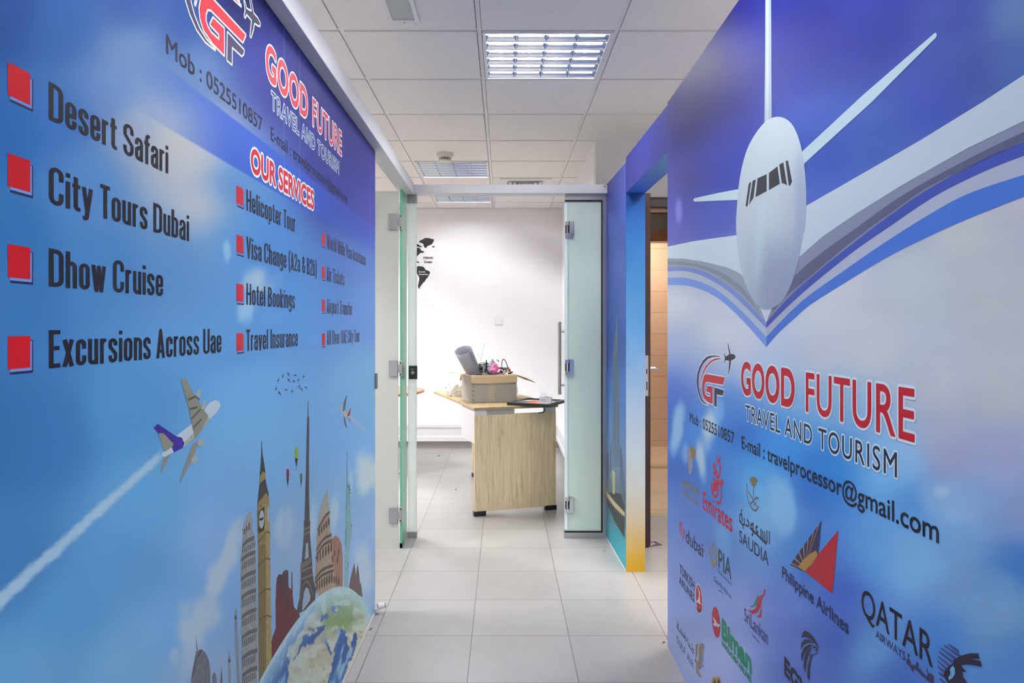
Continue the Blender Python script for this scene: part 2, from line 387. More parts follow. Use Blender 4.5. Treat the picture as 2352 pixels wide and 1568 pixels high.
def sheet(name, plane, us, zs, colfun, m, gain, parent=None, layer=0, thick=.0015):
    U, Z = np.meshgrid(us, zs); c = np.clip(tolin(colfun(U, Z))*gain, 0, .95)
    nu, nz = len(us), len(zs)
    v = [plane.pt(u, z, layer) for z in zs for u in us]
    f = [(j*nu+i, j*nu+i+1, (j+1)*nu+i+1, (j+1)*nu+i) for j in range(nz-1) for i in range(nu-1)]
    cols = [tuple(c[j, i])+(1.0,) for j in range(nz) for i in range(nu)]
    if thick:                                                # give the vinyl its thickness
        ring = [i for i in range(nu)]+[j*nu+nu-1 for j in range(1, nz)]+[(nz-1)*nu+i for i in range(nu-2, -1, -1)]+[j*nu for j in range(nz-2, 0, -1)]
        n0 = len(v); N3 = Vector((plane.N.x, plane.N.y, 0))*thick
        v += [tuple(Vector(v[i])-N3) for i in ring]; cols += [cols[i] for i in ring]; r = len(ring)
        f += [(ring[i], n0+i, n0+(i+1) % r, ring[(i+1) % r]) for i in range(r)]
    mb = MB(); mb.add(v, f)
    o = mb.build(name, m, parent, fix=False)
    at = o.data.color_attributes.new('Col', 'FLOAT_COLOR', 'POINT')
    at.data.foreach_set('color', np.array(cols, np.float32).ravel())
    return o
# ---- 2D shapes on a plane
def polys(name, plane, plist, m, parent, layer, uz=False, smooth=0):
    """flat printed shapes; every outline is a list of photo points (or wall points when uz)"""
    mb = MB()
    for k, pts in enumerate(plist):
        if smooth: pts = catmull(pts, smooth)
        q = [p if uz else plane.uz(*p) for p in pts]
        tri = tessellate_polygon([[Vector((a, b, 0)) for a, b in q]])
        mb.add([plane.pt(a, b, layer+.06*(k % 6)) for a, b in q], [orient(q, t) for t in tri])
    return mb.build(name, m, parent, fix=False)
def orient(q, t):
    (ax, ay), (bx, by), (cx_, cy_) = (q[i] for i in t)
    return tuple(t) if (bx-ax)*(cy_-ay)-(by-ay)*(cx_-ax) > 0 else tuple(reversed(t))
def facing(q):
    return q if sum(q[i-1][0]*q[i][1]-q[i][0]*q[i-1][1] for i in range(len(q))) > 0 else q[::-1]
def stroke2d(path, wd, taper=None, rnd=True):
    """quad strip along a 2D polyline; returns polygons"""
    out = []; p = [np.array(q, float) for q in path]; n = len(p)
    for i in range(n-1):
        d = p[i+1]-p[i]; L = np.hypot(*d)
        if L < 1e-9: continue
        nn = np.array((-d[1], d[0]))/L
        w0 = wd*(taper[0]+(taper[1]-taper[0])*i/(n-1))/2 if taper else wd/2
        w1 = wd*(taper[0]+(taper[1]-taper[0])*(i+1)/(n-1))/2 if taper else wd/2
        out.append([p[i]+nn*w0, p[i]-nn*w0, p[i+1]-nn*w1, p[i+1]+nn*w1])
    if rnd:
        for i in range(1, n-1):
            w0 = wd*(taper[0]+(taper[1]-taper[0])*i/(n-1))/2 if taper else wd/2
            out.append([p[i]+w0*np.array((math.cos(a), math.sin(a))) for a in np.arange(0, 2*math.pi, math.pi/4)])
    return out
def rawfaces(name, plane, pl, m, parent, layer):
    mb = MB()
    for k, q in enumerate(pl): mb.add([plane.pt(a, b, layer+.031*((k*5) % 29)) for a, b in facing(q)], [tuple(range(len(q)))])
    return mb.build(name, m, parent, fix=False)
def strokes(name, plane, paths, wd, m, parent, layer, taper=None, curve=0):
    """pen strokes given by photo points, width in metres"""
    pl = []
    for path in paths:
        if curve: path = catmull(path, curve, False)
        pl += stroke2d([plane.uz(*q) for q in path], wd, taper)
    return rawfaces(name, plane, pl, m, parent, layer)
# ---- condensed poster alphabet (pen strokes)
def arc(cx, cy, rx, ry, a0, a1, n=8):
    return [(cx+rx*math.cos(math.radians(a0+(a1-a0)*i/n)), cy+ry*math.sin(math.radians(a0+(a1-a0)*i/n))) for i in range(n+1)]
def glyphs(t=.11):
    h = t/2; X = .74; G = {}
    def st(W, y0, y1, a): # stadium pieces
        l, r = h, W-h; R = (r-l)/2; m = (l+r)/2; ry = R*1.15
        return l, r, m, R, ry, y0+h, y1-h
    def ring(W, y0, y1):
        l, r, m, R, ry, b, tp = st(W, y0, y1, 0)
        return [(l, b+ry)]+arc(m, tp-ry, R, ry, 180, 0)+arc(m, b+ry, R, ry, 0, -180)
    def hook(W, y0, y1, e0, e1):   # C shape open on the right
        l, r, m, R, ry, b, tp = st(W, y0, y1, 0)
        return [(r, e1)]+arc(m, tp-ry, R, ry, 0, 180)+arc(m, b+ry, R, ry, 180, 360)+[(r, e0)]
    def ess(W, y0, y1):
        l, r, m, R, ry, b, tp = st(W, y0, y1, 0); H = y1-y0
        return [(r, y1-.30*H)]+arc(m, tp-ry, R, ry, 0, 180)+[(l, y0+.64*H)]+[(m, y0+.5*H)]+[(r, y0+.36*H)]+arc(m, b+ry, R, ry, 0, -180)+[(l, y0+.30*H)]
    w_, c_ = .285, .345
    l, r = h, w_-h; R = (r-l)/2; m = (l+r)/2; ry = R*1.15
    L, Q = h, c_-h; RC = (Q-L)/2; MC = (L+Q)/2; ryc = RC*1.15
    V = lambda x, a, b: [(x, a), (x, b)]
    G['o'] = (w_, [ring(w_, 0, X)]); G['O'] = (c_, [ring(c_, 0, 1)])
    G['c'] = (w_-.01, [hook(w_-.01, 0, X, .28, .47)]); G['C'] = (c_, [hook(c_, 0, 1, .34, .66)])
    G['e'] = (w_, [[(l, .37), (r, .37)]+arc(m, X-h-ry, R, ry, 0, 180)+arc(m, h+ry, R, ry, 180, 360)+[(r, .26)]])
    G['s'] = (w_-.01, [ess(w_-.01, 0, X)]); G['S'] = (c_, [ess(c_, 0, 1)])
    G['a'] = (w_, [[(l, X-.24)]+arc(m, X-h-ry, R, ry, 180, 0)+[(r, 0)], [(r, .46), (m, .42), (l, .33), (l, h+ry)]+arc(m, h+ry, R, ry, 180, 300)+[(r, .2)]])
    G['n'] = (w_, [V(l, 0, X), [(l, X-h-ry)]+arc(m, X-h-ry, R, ry, 180, 0)+[(r, 0)]])
    G['h'] = (w_, [V(l, 0, 1), [(l, X-h-ry)]+arc(m, X-h-ry, R, ry, 180, 0)+[(r, 0)]])
    G['u'] = (w_, [V(r, 0, X), [(l, X)]+arc(m, h+ry, R, ry, 180, 360)])
    G['r'] = (.2, [V(l, 0, X), [(l, X-.2)]+arc(l+.11, X-.19, .11, .14, 180, 90)])
    G['i'] = (t, [V(h, 0, X), V(h, .85, .97)]); G['l'] = (t, [V(h, 0, 1)]); G['I'] = (t, [V(h, 0, 1)])
    G['t'] = (.2, [[(.09, .93), (.09, .16)]+arc(.16, .13, .07, .075, 180, 270, 4)+[(.2, h)], [(0, X-h), (.2, X-h)]])
    G['f'] = (.2, [[(.09, 0), (.09, .84)]+arc(.16, .84, .07, .105, 180, 90, 4)+[(.2, .945)], [(0, X-h), (.2, X-h)]])
    G['d'] = (w_, [V(r, 0, 1), ring(w_, 0, X)]); G['b'] = (w_, [V(l, 0, 1), ring(w_, 0, X)])
    G['p'] = (w_, [V(l, -.2, X), ring(w_, 0, X)])
    G['g'] = (w_, [ring(w_, .12, X), [(r, X), (r, -.06)]+arc(m, -.06, R, .09, 0, -180)])
    G['k'] = (w_, [V(l, 0, 1), [(w_-.04, X), (l, .34)], [(l+.05, .42), (w_-.05, 0)]])
    G['v'] = (w_, [[(.045, X), (w_/2, 0), (w_-.045, X)]])
    G['w'] = (.4, [[(.045, X), (.13, 0), (.2, X-.05), (.27, 0), (.355, X)]])
    G['x'] = (w_, [[(.05, X), (w_-.05, 0)], [(w_-.05, X), (.05, 0)]])
    G['y'] = (w_, [[(.045, X), (w_/2, .03)], [(w_-.045, X), (w_/2-.02, -.12), (.03, -.15)]])
    G['D'] = (c_, [V(L, 0, 1), [(L, 1-h)]+arc(MC-.02, 1-h-ryc, RC+.02, ryc, 90, 0)+arc(MC-.02, h+ryc, RC+.02, ryc, 0, -90)+[(L, h)]])
    G['B'] = (c_, [V(L, 0, 1), [(L, 1-h)]+arc(MC-.02, .76, RC, .185, 90, -90)+[(L, .52)], [(L, .52)]+arc(MC-.02, .285, RC+.02, .23, 90, -90)+[(L, h)]])
    G['E'] = (.27, [V(L, 0, 1), [(L, 1-h), (.27, 1-h)], [(L, .52), (.25, .52)], [(L, h), (.27, h)]])
    G['H'] = (c_, [V(L, 0, 1), V(Q, 0, 1), [(L, .52), (Q, .52)]])
    G['T'] = (.28, [V(.14, 0, 1), [(0, 1-h), (.28, 1-h)]])
    G['U'] = (c_, [[(L, 1)]+arc(MC, h+ryc, RC, ryc, 180, 360)+[(Q, 1)]])
    G['A'] = (.34, [[(.05, 0), (.17, .97), (.29, 0)], [(.09, .24), (.25, .24)]])
    G['V'] = (.34, [[(.05, 1), (.17, .03), (.29, 1)]])
    G['W'] = (.5, [[(.05, 1), (.16, .03), (.25, .95), (.34, .03), (.45, 1)]])
    G['2'] = (c_-.03, [[(L, .7), (L, .8)]+arc(MC-.015, .8, RC-.01, .145, 180, 0)+[(Q-.03, .66), (L, .12), (L, h), (c_-.03, h)]])
    G['&'] = (c_+.02, [[(c_, .42), (.22, .02+h), (.14, h), (L, .2), (L, .32), (.24, .68), (.24, .86), (.16, 1-h), (.09, .86), (.1, .7), (c_, h)]])
    G['('] = (.16, [[(.14, 1.05), (.07, .85), (.05, .45), (.07, .05), (.14, -.15)]])
    G[')'] = (.16, [[(.02, 1.05), (.09, .85), (.11, .45), (.09, .05), (.02, -.15)]])
    return G
GL = glyphs()
def poster(name, plane, s, start, end, cap, m, parent, layer, t=.11, halo=0):
    """condensed bold lettering from start to end (photo points on the base line)"""
    u0, z0 = plane.uz(*start); u1, z1 = plane.uz(*end)
    x = 0; runs = []
    for ch in s:
        if ch == ' ': x += .17; continue
        W, ps = GL[ch]
        for p in ps: runs.append([(a+x, b) for a, b in p])
        x += W+.052
    x -= .052
    sx = (u1-u0)/x; sl = (z1-z0)/(u1-u0)
    pl = []
    for p in runs:
        for q in stroke2d(p, t+halo): pl.append([(u0+a*sx, z0+b*cap+a*sx*sl) for a, b in q])
    return rawfaces(name, plane, pl, m, parent, layer)
# ---- sign lettering from the built-in font
_tc = {}
def font2d(s, ls=1.0, res=5):
    k = (s, ls)
    if k in _tc: return _tc[k]
    cu = bpy.data.curves.new('t', 'FONT'); cu.body = s; cu.size = 1; cu.space_character = ls; cu.resolution_u = res
    o = bpy.data.objects.new('t', cu); COL.objects.link(o)
    dg = bpy.context.evaluated_depsgraph_get(); me = bpy.data.meshes.new_from_object(o.evaluated_get(dg))
    v = [(p.co.x, p.co.y) for p in me.vertices]; f = [tuple(p.vertices) for p in me.polygons]
    cnt = {}
    for q in f:
        for a, b in zip(q, q[1:]+q[:1]): e = (min(a, b), max(a, b)); cnt[e] = cnt.get(e, 0)+1
    bd = [e for e, n in cnt.items() if n == 1]
    bpy.data.objects.remove(o); bpy.data.curves.remove(cu); bpy.data.meshes.remove(me)
    _tc[k] = (v, f, bd); return _tc[k]
CAPH = .7
def sign(name, plane, s, start, end, cap, m, parent, layer, bold=0., ls=1.0, uz=False, fill=True):
    """lettering between two base line points; bold (metres) thickens every outline"""
    v, f, bd = font2d(s, ls)
    u0, z0 = start if uz else plane.uz(*start); u1, z1 = end if uz else plane.uz(*end)
    x0 = min(p[0] for p in v); x1 = max(p[0] for p in v)
    sx = (u1-u0)/(x1-x0); sz = cap/CAPH; sl = (z1-z0)/(u1-u0)
    q = [(u0+(a-x0)*sx, z0+b*sz+(a-x0)*sx*sl) for a, b in v]
    mb = MB()
    if fill: mb.add([plane.pt(a, b, layer) for a, b in q], f)
    if bold:
        used = set(); k_ = 0
        for a, b in bd:
            k_ += 1
            for poly in stroke2d([q[a], q[b]], 2*bold, rnd=False): mb.add([plane.pt(*p, layer+.031*(1+(k_*5) % 17)) for p in facing(poly)], [(0, 1, 2, 3)])
            used.update((a, b))
        for i in used:
            mb.add([plane.pt(q[i][0]+bold*math.cos(k*math.pi/3), q[i][1]+bold*math.sin(k*math.pi/3), layer+.031*(18+i % 11)) for k in range(6)], [tuple(range(6))])
    return mb.build(name, m, parent, fix=False)
# zoom-frame converters (points noted on enlarged views of the photo)
def zm(ox, oy, s): return lambda pts: [(ox+x/s, oy+y/s) for x, y in pts]
Z_TL = zm(0, 0, 2.735); Z_SV = zm(500, 250, 2.6125); Z_PL = zm(0, 800, 2.0417); Z_MID = zm(400, 850, 4.479); Z_LOW = zm(400, 1200, 4.26)
Z_A = zm(540, 980, 4.9); Z_B = zm(680, 1080, 5.225); Z_F = zm(1500, 760, 2.7606); Z_2 = zm(1500, 1000, 5.521); Z_3 = zm(1500, 1284, 5.521); Z_4 = zm(1926, 1284, 5.521)
Z_5 = zm(1500, 0, 2.7606); Z_6 = zm(1500, 500, 2.7606); Z_G = zm(1580, 770, 8.2533); Z_W = zm(850, 380, 3.92); Z_P = zm(1360, 780, 2.851)
def ell(cx, cy, rx, ry, ang=0, n=28):
    c, s = math.cos(math.radians(ang)), math.sin(math.radians(ang))
    return [(cx+rx*math.cos(a)*c-ry*math.sin(a)*s, cy+rx*math.cos(a)*s+ry*math.sin(a)*c) for a in np.arange(n)*2*math.pi/n]
DARK = (40, 36, 48)
# ------------------------------------------------------------------ company logo (shared by both murals)
LOGO = {
 'navy_swoosh': ([[(640,408),(600,392),(530,380),(440,382),(370,405),(300,470),(230,590),(190,720),(172,860),(185,1000),(215,1120),(260,1230),(320,1295),(400,1312),(330,1270),(280,1200),(240,1090),(218,980),(212,860),(225,740),(262,620),(320,520),(390,445),(470,412),(550,403)]], (62,50,82)),
 'red_swoosh': ([[(660,443),(600,430),(520,440),(440,480),(360,560),(300,670),(265,790),(252,900),(248,975),(262,880),(290,770),(335,660),(400,565),(470,500),(550,465),(620,452)]], (196,48,62)),
 'red_letter': ([[(345,730),(715,795),(680,935),(365,878),(338,905),(325,980),(325,1050),(340,1110),(370,1150),(435,1165),(435,1090),(360,1060),(385,955),(482,970),(482,1305),(380,1255),(310,1180),(285,1090),(278,980),(290,860),(315,770)]], (198,46,60)),
 'navy_letter': ([[(515,985),(695,1040),(690,1090),(668,1140),(560,1120),(558,1355),(512,1340)]], (58,46,76)),
 'aeroplane': ([[(763,110),(785,190),(822,350),(880,355),(915,385),(912,430),(880,455),(832,475),(815,600),(785,745),(775,750),(785,620),(795,480),(725,472),(708,545),(700,540),(712,440),(697,330),(705,330),(728,400),(770,375),(795,355),(770,200)]], (58,48,72)),
}
def logo(plane, parent, gu, gz):
    """mark of a red and navy monogram inside a swoosh with an aeroplane; gu, gz: foot of the red letter"""
    r0 = RIGHT.uz(*Z_G([(482, 1305)])[0]); lg = None
    for nm, (shapes, colr) in LOGO.items():
        pts = [[((a-r0[0])*.97+gu if plane is LEFT else a-r0[0]+gu, b-r0[1]+gz) for a, b in (RIGHT.uz(*p) for p in Z_G(s))] for s in shapes]
        o = polys(nm, plane, pts, pmat(colr), parent if lg is None else lg, 4, uz=True)
        hb = []
        for s in pts:
            hb += stroke2d(s+[s[0], s[1]], .008)
        rawfaces('white_outline', plane, hb, pmat((225, 228, 236)), o if lg is None else lg, 3)
        if lg is None: lg = o; lg.name = 'company_logo'
    return lg
# ------------------------------------------------------------------ LEFT MURAL
_side = 'L'
LC = [(-150,-50,(13,56,118)),(5,20,(8,63,133)),(150,50,(35,84,151)),(300,100,(115,134,171)),(300,30,(29,66,135)),(450,150,(82,109,155)),(430,60,(24,60,130)),(560,30,(8,8,65)),(600,110,(12,33,125)),(640,60,(8,10,88)),  # sky print colours; upper ones darkened to offset strong ceiling light
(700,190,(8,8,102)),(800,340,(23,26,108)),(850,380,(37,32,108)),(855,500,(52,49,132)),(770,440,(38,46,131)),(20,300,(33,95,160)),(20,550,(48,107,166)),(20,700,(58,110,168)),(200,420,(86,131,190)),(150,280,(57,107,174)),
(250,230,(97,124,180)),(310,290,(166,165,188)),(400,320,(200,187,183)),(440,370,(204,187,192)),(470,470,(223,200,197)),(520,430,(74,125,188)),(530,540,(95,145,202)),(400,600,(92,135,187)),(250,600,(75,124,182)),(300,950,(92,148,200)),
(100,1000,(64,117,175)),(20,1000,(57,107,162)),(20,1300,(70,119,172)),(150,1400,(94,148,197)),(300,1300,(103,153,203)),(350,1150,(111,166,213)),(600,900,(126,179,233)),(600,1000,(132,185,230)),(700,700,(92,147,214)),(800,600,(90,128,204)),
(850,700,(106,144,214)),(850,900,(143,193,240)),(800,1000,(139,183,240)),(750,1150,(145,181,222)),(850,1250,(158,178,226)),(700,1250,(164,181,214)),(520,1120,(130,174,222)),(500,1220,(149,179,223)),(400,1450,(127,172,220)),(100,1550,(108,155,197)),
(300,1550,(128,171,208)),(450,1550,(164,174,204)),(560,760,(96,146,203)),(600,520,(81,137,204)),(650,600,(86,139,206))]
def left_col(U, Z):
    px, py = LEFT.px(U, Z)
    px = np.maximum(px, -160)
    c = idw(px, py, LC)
    lo, hi = 1.66, 1.765                                     # deep blue band behind the heading
    a = sstep(lo-.002, lo+.002, Z)*(1-sstep(hi-.002, hi+.002, Z))*sstep(1.05, 1.55, U)*(1-.55*sstep(2.0, 2.9, U))
    c = blend(c, a*.85, (48, 80, 176))
    for b in [(592,640,42,62,-25,(196,200,214),.8),(566,705,30,70,15,(201,216,232),.6),(520,575,9,28,0,(196,218,232),.5),(508,1300,30,120,22,(205,204,215),.85),(460,1420,48,90,25,(201,200,212),.85),(430,1520,30,60,20,(187,193,210),.7),(845,1095,26,78,0,(222,225,232),.9),(655,1200,22,60,10,(196,204,221),.6),(640,1195,14,50,10,(196,204,221),.6),(715,1200,14,80,5,(205,209,221),.7),(768,1185,14,60,5,(205,209,221),.7),(830,1290,26,70,0,(208,211,226),.7),(398,1505,12,18,0,(187,195,215),.6),(805,1115,6,40,0,(205,213,230),.6)]:
        c = blob(c, px, py, *b)
    # vapour trail of the larger aeroplane
    ax, ay, bx, by = -60., 1430., 372., 1040.
    d = np.array((bx-ax, by-ay)); L2 = d.dot(d); t = ((px-ax)*d[0]+(py-ay)*d[1])/L2
    e = np.abs(-(px-ax)*d[1]+(py-ay)*d[0])/math.sqrt(L2)
    wd = 21-9*np.clip(t, 0, 1)
    al = (1-sstep(.4, 1.0, e/wd+.5*(fbm(px*.04, py*.04)-.47)))*sstep(1.02, .96, t)
    c = blend(c, .8*al, (196, 204, 218))
    ax, ay, bx, by = 803., 955., 840., 993.
    d = np.array((bx-ax, by-ay)); L2 = d.dot(d); t = ((px-ax)*d[0]+(py-ay)*d[1])/L2
    e = np.abs(-(px-ax)*d[1]+(py-ay)*d[0])/math.sqrt(L2)
    c = blend(c, .75*(1-sstep(.4, 1., e/4))*sstep(-.05, .05, t)*(1-sstep(.7, 1.1, t)), (198, 206, 220))
    # glow round the printed globe
    r = np.sqrt((U-1.95)**2+(Z+1.264)**2)
    c = blend(c, .75*(1-sstep(1.73, 1.80, r)), (176, 206, 232))
    return c
us = np.concatenate([np.linspace(-.6, .78, 40), XL*-FPX/(CX-np.arange(-60, 862, 4.)), [3.2305]])
us = np.unique(np.round(us, 5)); zs = np.linspace(.012, 2.118, 380)
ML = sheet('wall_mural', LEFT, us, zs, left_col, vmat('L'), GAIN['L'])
tag(ML, 'left wall mural of blue sky with services list, landmarks and globe', 'mural')
# wall slab behind it
tag(box('wall_partition_left', (XL-.09, -.6, 0), (XL, 3.2305, 2.12), M_white), 'partition slab carrying the left mural', 'wall', kind='structure')
# bullets and service lines
RED = (196, 16, 28)
rows_top = [(1.6255), (1.517), (1.4085), (1.2985)]
def bullet(u, zt, s=.0395):
    b = polys('red_bullet', LEFT, [[(u, zt-s), (u+s, zt-s), (u+s, zt), (u, zt)]], pmat(RED if u < 1 else (204, 40, 52)), ML, 4, uz=True)
    polys('pale_gap', LEFT, [[(u+.004, zt-s-.0035), (u+s+.003, zt-s-.0035), (u+s+.003, zt-.006), (u+.004, zt-.006)]], pmat((120, 140, 200)), b, 3, uz=True)
    polys('dark_edge', LEFT, [[(u+.004, zt-s-.0065), (u+s+.0055, zt-s-.0065), (u+s+.0055, zt-.005), (u+.004, zt-.005)]], pmat((34, 36, 74)), b, 2, uz=True)
for k in range(4):
    bullet(.835, rows_top[k]); bullet(1.5505, rows_top[k]-.003); bullet(2.28, rows_top[k]-.010)
bl = [1.5790, 1.4700, 1.3625, 1.2560]
def lpx(u): return CX+FPX*XL/u
def lpy(u, z): return CY-FPX*(z-EYE)/u
def lline(s, px0, px1, z, colr):
    u0 = LEFT.uz(px0, 0)[0]; u1 = LEFT.uz(px1, 0)[0]
    poster('lettering', LEFT, s, (px0, lpy(u0, z)), (px1, lpy(u1, z)), .0495, pmat(colr), ML, 4)
for (s, e), z in zip([('Desert Safari', 384), ('City Tours Dubai', 432), ('Dhow Cruise', 372), ('Excursions Across Uae', 506.5)], bl): lline(s, 109, e, z, (26, 22, 32))
for (s, e), z in zip([('Helicopter Tour', 677), ('Visa Change (A2a & B2b)', 726), ('Hotel Bookings', 675.5), ('Travel Insurance', 682.5)], bl): lline(s, 564, e, z-.002, (42, 38, 56))
for (s, e), z in zip([('World Wide Visa Assistance', 839), ('Air Tickets', 790), ('Airport Transfer', 808), ('All Over UAE City Tour', 825)], bl): lline(s, 749.3, e, z-.008, (62, 58, 84))
# heading, company name, contact line
h = sign('heading', LEFT, 'OUR SERVICES', (575, 392), (719, 480), .055, pmat((206, 36, 52)), ML, 5, bold=.003)
sign('white_outline', LEFT, 'OUR SERVICES', (575, 392), (719, 480), .055, pmat((230, 232, 240)), h, 4, bold=.0085)
def both_name(plane, parent, z, cap, us_, c1, co):
    for s, a, b, bo in (('GOOD', us_[0], us_[1], .0038), ('FUTURE', us_[2], us_[3], .0013)):
        n = sign('company_name', plane, s, (a, z), (b, z), cap, pmat(c1), parent, 5, bold=bo, ls=1.06, uz=True)
        sign('white_outline', plane, s, (a, z), (b, z), cap, pmat(co), n, 4, bold=bo+.0046, ls=1.06, uz=True)
both_name(LEFT, ML, 1.934, .086, (1.745, 2.112, 2.170, 2.56), (206, 58, 72), (222, 224, 236))
def tagline(plane, parent, u0, u1, z0, z1, c, co, cap=.044):
    n = sign('tagline', plane, 'TRAVEL AND TOURISM', (u0, z0), (u1, z1), cap, pmat(c), parent, 5, bold=.0003, ls=1.15, uz=True)
    sign('white_outline', plane, 'TRAVEL AND TOURISM', (u0, z0), (u1, z1), cap, pmat(co), n, 4, bold=.0040, ls=1.15, uz=True)
tagline(LEFT, ML, 1.783, 2.516, 1.8665, 1.857, (64, 62, 92), (190, 196, 222))
def contact(plane, parent, a, b, c, bo=.0003):
    sign('contact_line', plane, 'Mob : 0525510857', a[0], a[1], .0345, pmat(c), parent, 4, bold=bo, uz=True)
    sign('contact_line', plane, 'E-mail : travelprocessor@gmail.com', b[0], b[1], .0345, pmat(c), parent, 4, bold=bo, uz=True)
contact(LEFT, ML, ((1.228, 1.789), (1.716, 1.786)), ((1.779, 1.785), (2.653, 1.777)), (26, 24, 40), .0004)
logo(LEFT, ML, 1.482, 1.884)
# printed panel joints
for u in (1.888, 2.03, 3.12):
    polys('panel_joint', LEFT, [[(u, .012), (u+.0012, .012), (u+.0012, 2.118), (u, 2.118)]], pmat((132, 160, 205)), ML, 1, uz=True)
# larger aeroplane
g1, g2, g3 = pmat((150, 138, 124)), pmat((206, 206, 214)), pmat((66, 44, 140))
pa = polys('aeroplane_print', LEFT, [Z_PL([(1000,243),(1022,246),(1031,268),(1012,300),(978,332),(935,392),(898,425),(855,462),(805,488),(768,508),(752,502),(760,484),(800,440),(832,402),(900,348),(955,285),(978,255)])], g2, ML, 3)
polys('tail_fin', LEFT, [Z_PL([(715,372),(735,353),(822,412),(848,418),(860,445),(852,466),(810,487),(800,462),(740,400)])], g3, pa, 4)
polys('underside', LEFT, [Z_PL([(900,425),(935,392),(978,332),(965,300),(945,330),(925,360),(905,400)]), Z_PL([(860,440),(900,400),(935,392),(898,428),(862,452)])], tmat((186, 172, 140)), pa, 4)
polys('wing', LEFT, [Z_PL([(845,150),(852,139),(866,142),(905,215),(935,262),(972,318),(940,385),(908,425),(898,372),(878,270),(868,240)]), Z_PL([(898,448),(928,432),(908,488),(885,540),(850,610),(836,636),(845,595),(870,525)]), Z_PL([(738,398),(760,396),(808,446),(803,462),(765,486)]), Z_PL([(762,512),(792,498),(772,545),(745,594)])], g1, pa, 5)
polys('engine', LEFT, [Z_PL(ell(*e)) for e in ((926,213,11,22,15),(950,266,10,20,15),(938,442,16,19,20),(907,520,14,22,20))], pmat((176, 172, 172)), pa, 6)
strokes('flap_line', LEFT, [Z_PL(p) for p in ([(876,240),(912,225),(930,240)],[(884,285),(920,275)],[(892,330),(935,285)],[(900,372),(940,330)])], .004, pmat((96, 86, 78)), pa, 7)
# smaller aeroplane
pb = polys('aeroplane_print', LEFT, [Z_MID([(1697,385),(1708,362),(1724,366),(1755,418),(1802,466),(1803,488),(1768,490),(1735,452),(1708,420)])], pmat((196, 188, 192)), ML, 3)
polys('wing', LEFT, [Z_MID([(1775,244),(1762,330),(1752,410),(1728,424),(1740,330),(1752,295)]), Z_MID([(1738,470),(1752,490),(1776,602),(1762,585),(1745,545)]), Z_MID([(1795,488),(1808,535),(1802,535),(1788,490)])], pmat((96, 96, 108)), pb, 4)
polys('tail_fin', LEFT, [Z_MID([(1814,376),(1803,462),(1770,482),(1786,430)])], pmat((176, 68, 60)), pb, 5)
# bird flock
bp = []
for i, (x, y) in enumerate([(1110,60),(1165,35),(1235,50),(1325,65),(1062,105),(1170,100),(1220,110),(1270,100),(1040,190),(1075,230),(1140,200),(1205,215),(1280,165),(1300,190),(1345,175)]):
    a = [(12,-34,-6,22),(-12,-26,16,24),(-14,8,16,6),(8,-30,-4,20)][i % 4]
    bp.append(Z_MID([(x+a[0], y+a[1]), (x, y), (x+a[2], y+a[3])])); bp.append(Z_MID([(x-12, y+6), (x+10, y-4)]))
strokes('bird_flock', LEFT, bp, .0028, pmat((70, 62, 92)), ML, 3, taper=(.5, 1.3))
# balloons
for cx_, cy_, rx, ry, c1, c2 in ((683,310,22,84,(150,176,66),(70,48,40)),(585,540,17,70,(150,36,70),(48,30,44)),(737,572,12,54,(56,96,72),(40,50,46))):
    b = polys('balloon_print', LEFT, [Z_A(ell(cx_, cy_-ry*.2, rx, ry*.8, 0)), Z_A([(cx_-rx*.86, cy_+ry*.2), (cx_+rx*.86, cy_+ry*.2), (cx_+2, cy_+ry*1.65), (cx_-2, cy_+ry*1.65)])], pmat(c1), ML, 3)
    polys('dark_skirt', LEFT, [Z_A([(cx_-rx*.8, cy_+ry*.55), (cx_+rx*.75, cy_+ry*.5), (cx_+2, cy_+ry*1.65), (cx_-2, cy_+ry*1.65)])], pmat(c2), b, 4)
    polys('basket', LEFT, [Z_A([(cx_-3, cy_+ry*1.85), (cx_+3, cy_+ry*1.85), (cx_+3, cy_+ry*2.05), (cx_-3, cy_+ry*2.05)])], pmat((70, 64, 70)), b, 4)
# clock tower
ct = polys('clock_tower_print', LEFT, [Z_A([(243,860),(375,870),(380,1080),(385,1190),(388,1500),(395,2000),(408,2900),(330,2900),(258,2900),(250,2000),(246,1310),(238,1000)])], tmat((178, 146, 98)), ML, 3)
polys('tower_shade_side', LEFT, [Z_A([(243,860),(318,900),(322,1190),(250,1310),(238,1000)]), Z_A([(246,1310),(340,1190),(345,1900),(340,2900),(258,2900),(250,2000)])], tmat((156, 126, 84)), ct, 4)
polys('tower_roof', LEFT, [Z_A([(286,160),(291,160),(298,290),(320,420),(330,500),(325,560),(270,560),(270,520),(280,420),(285,290)]), Z_A([(268,640),(334,580),(345,660),(368,745),(375,872),(243,862),(255,745)])], tmat((72, 62, 62)), ct, 5)
polys('belfry_gable', LEFT, [Z_A([(243,866),(300,792),(338,738),(372,790),(376,872)])], tmat((164, 130, 84)), ct, 6)
polys('tower_lantern', LEFT, [Z_A([(270,560),(302,500),(330,520),(334,585),(300,600),(268,645)])], pmat((172, 132, 74)), ct, 6)
polys('clock_surround', LEFT, [Z_A([(250,960),(318,890),(322,1085),(318,1160),(255,1200)])], pmat((70, 54, 46)), ct, 7)
cf = polys('clock_face', LEFT, [Z_A(ell(287,1040,29,104,2)), Z_A(ell(362,985,9,90,0))], pmat((186, 184, 192)), ct, 8)
strokes('clock_hands', LEFT, [Z_A([(262,1040),(290,1040),(308,1022)])], .006, pmat((52, 44, 48)), cf, 9)
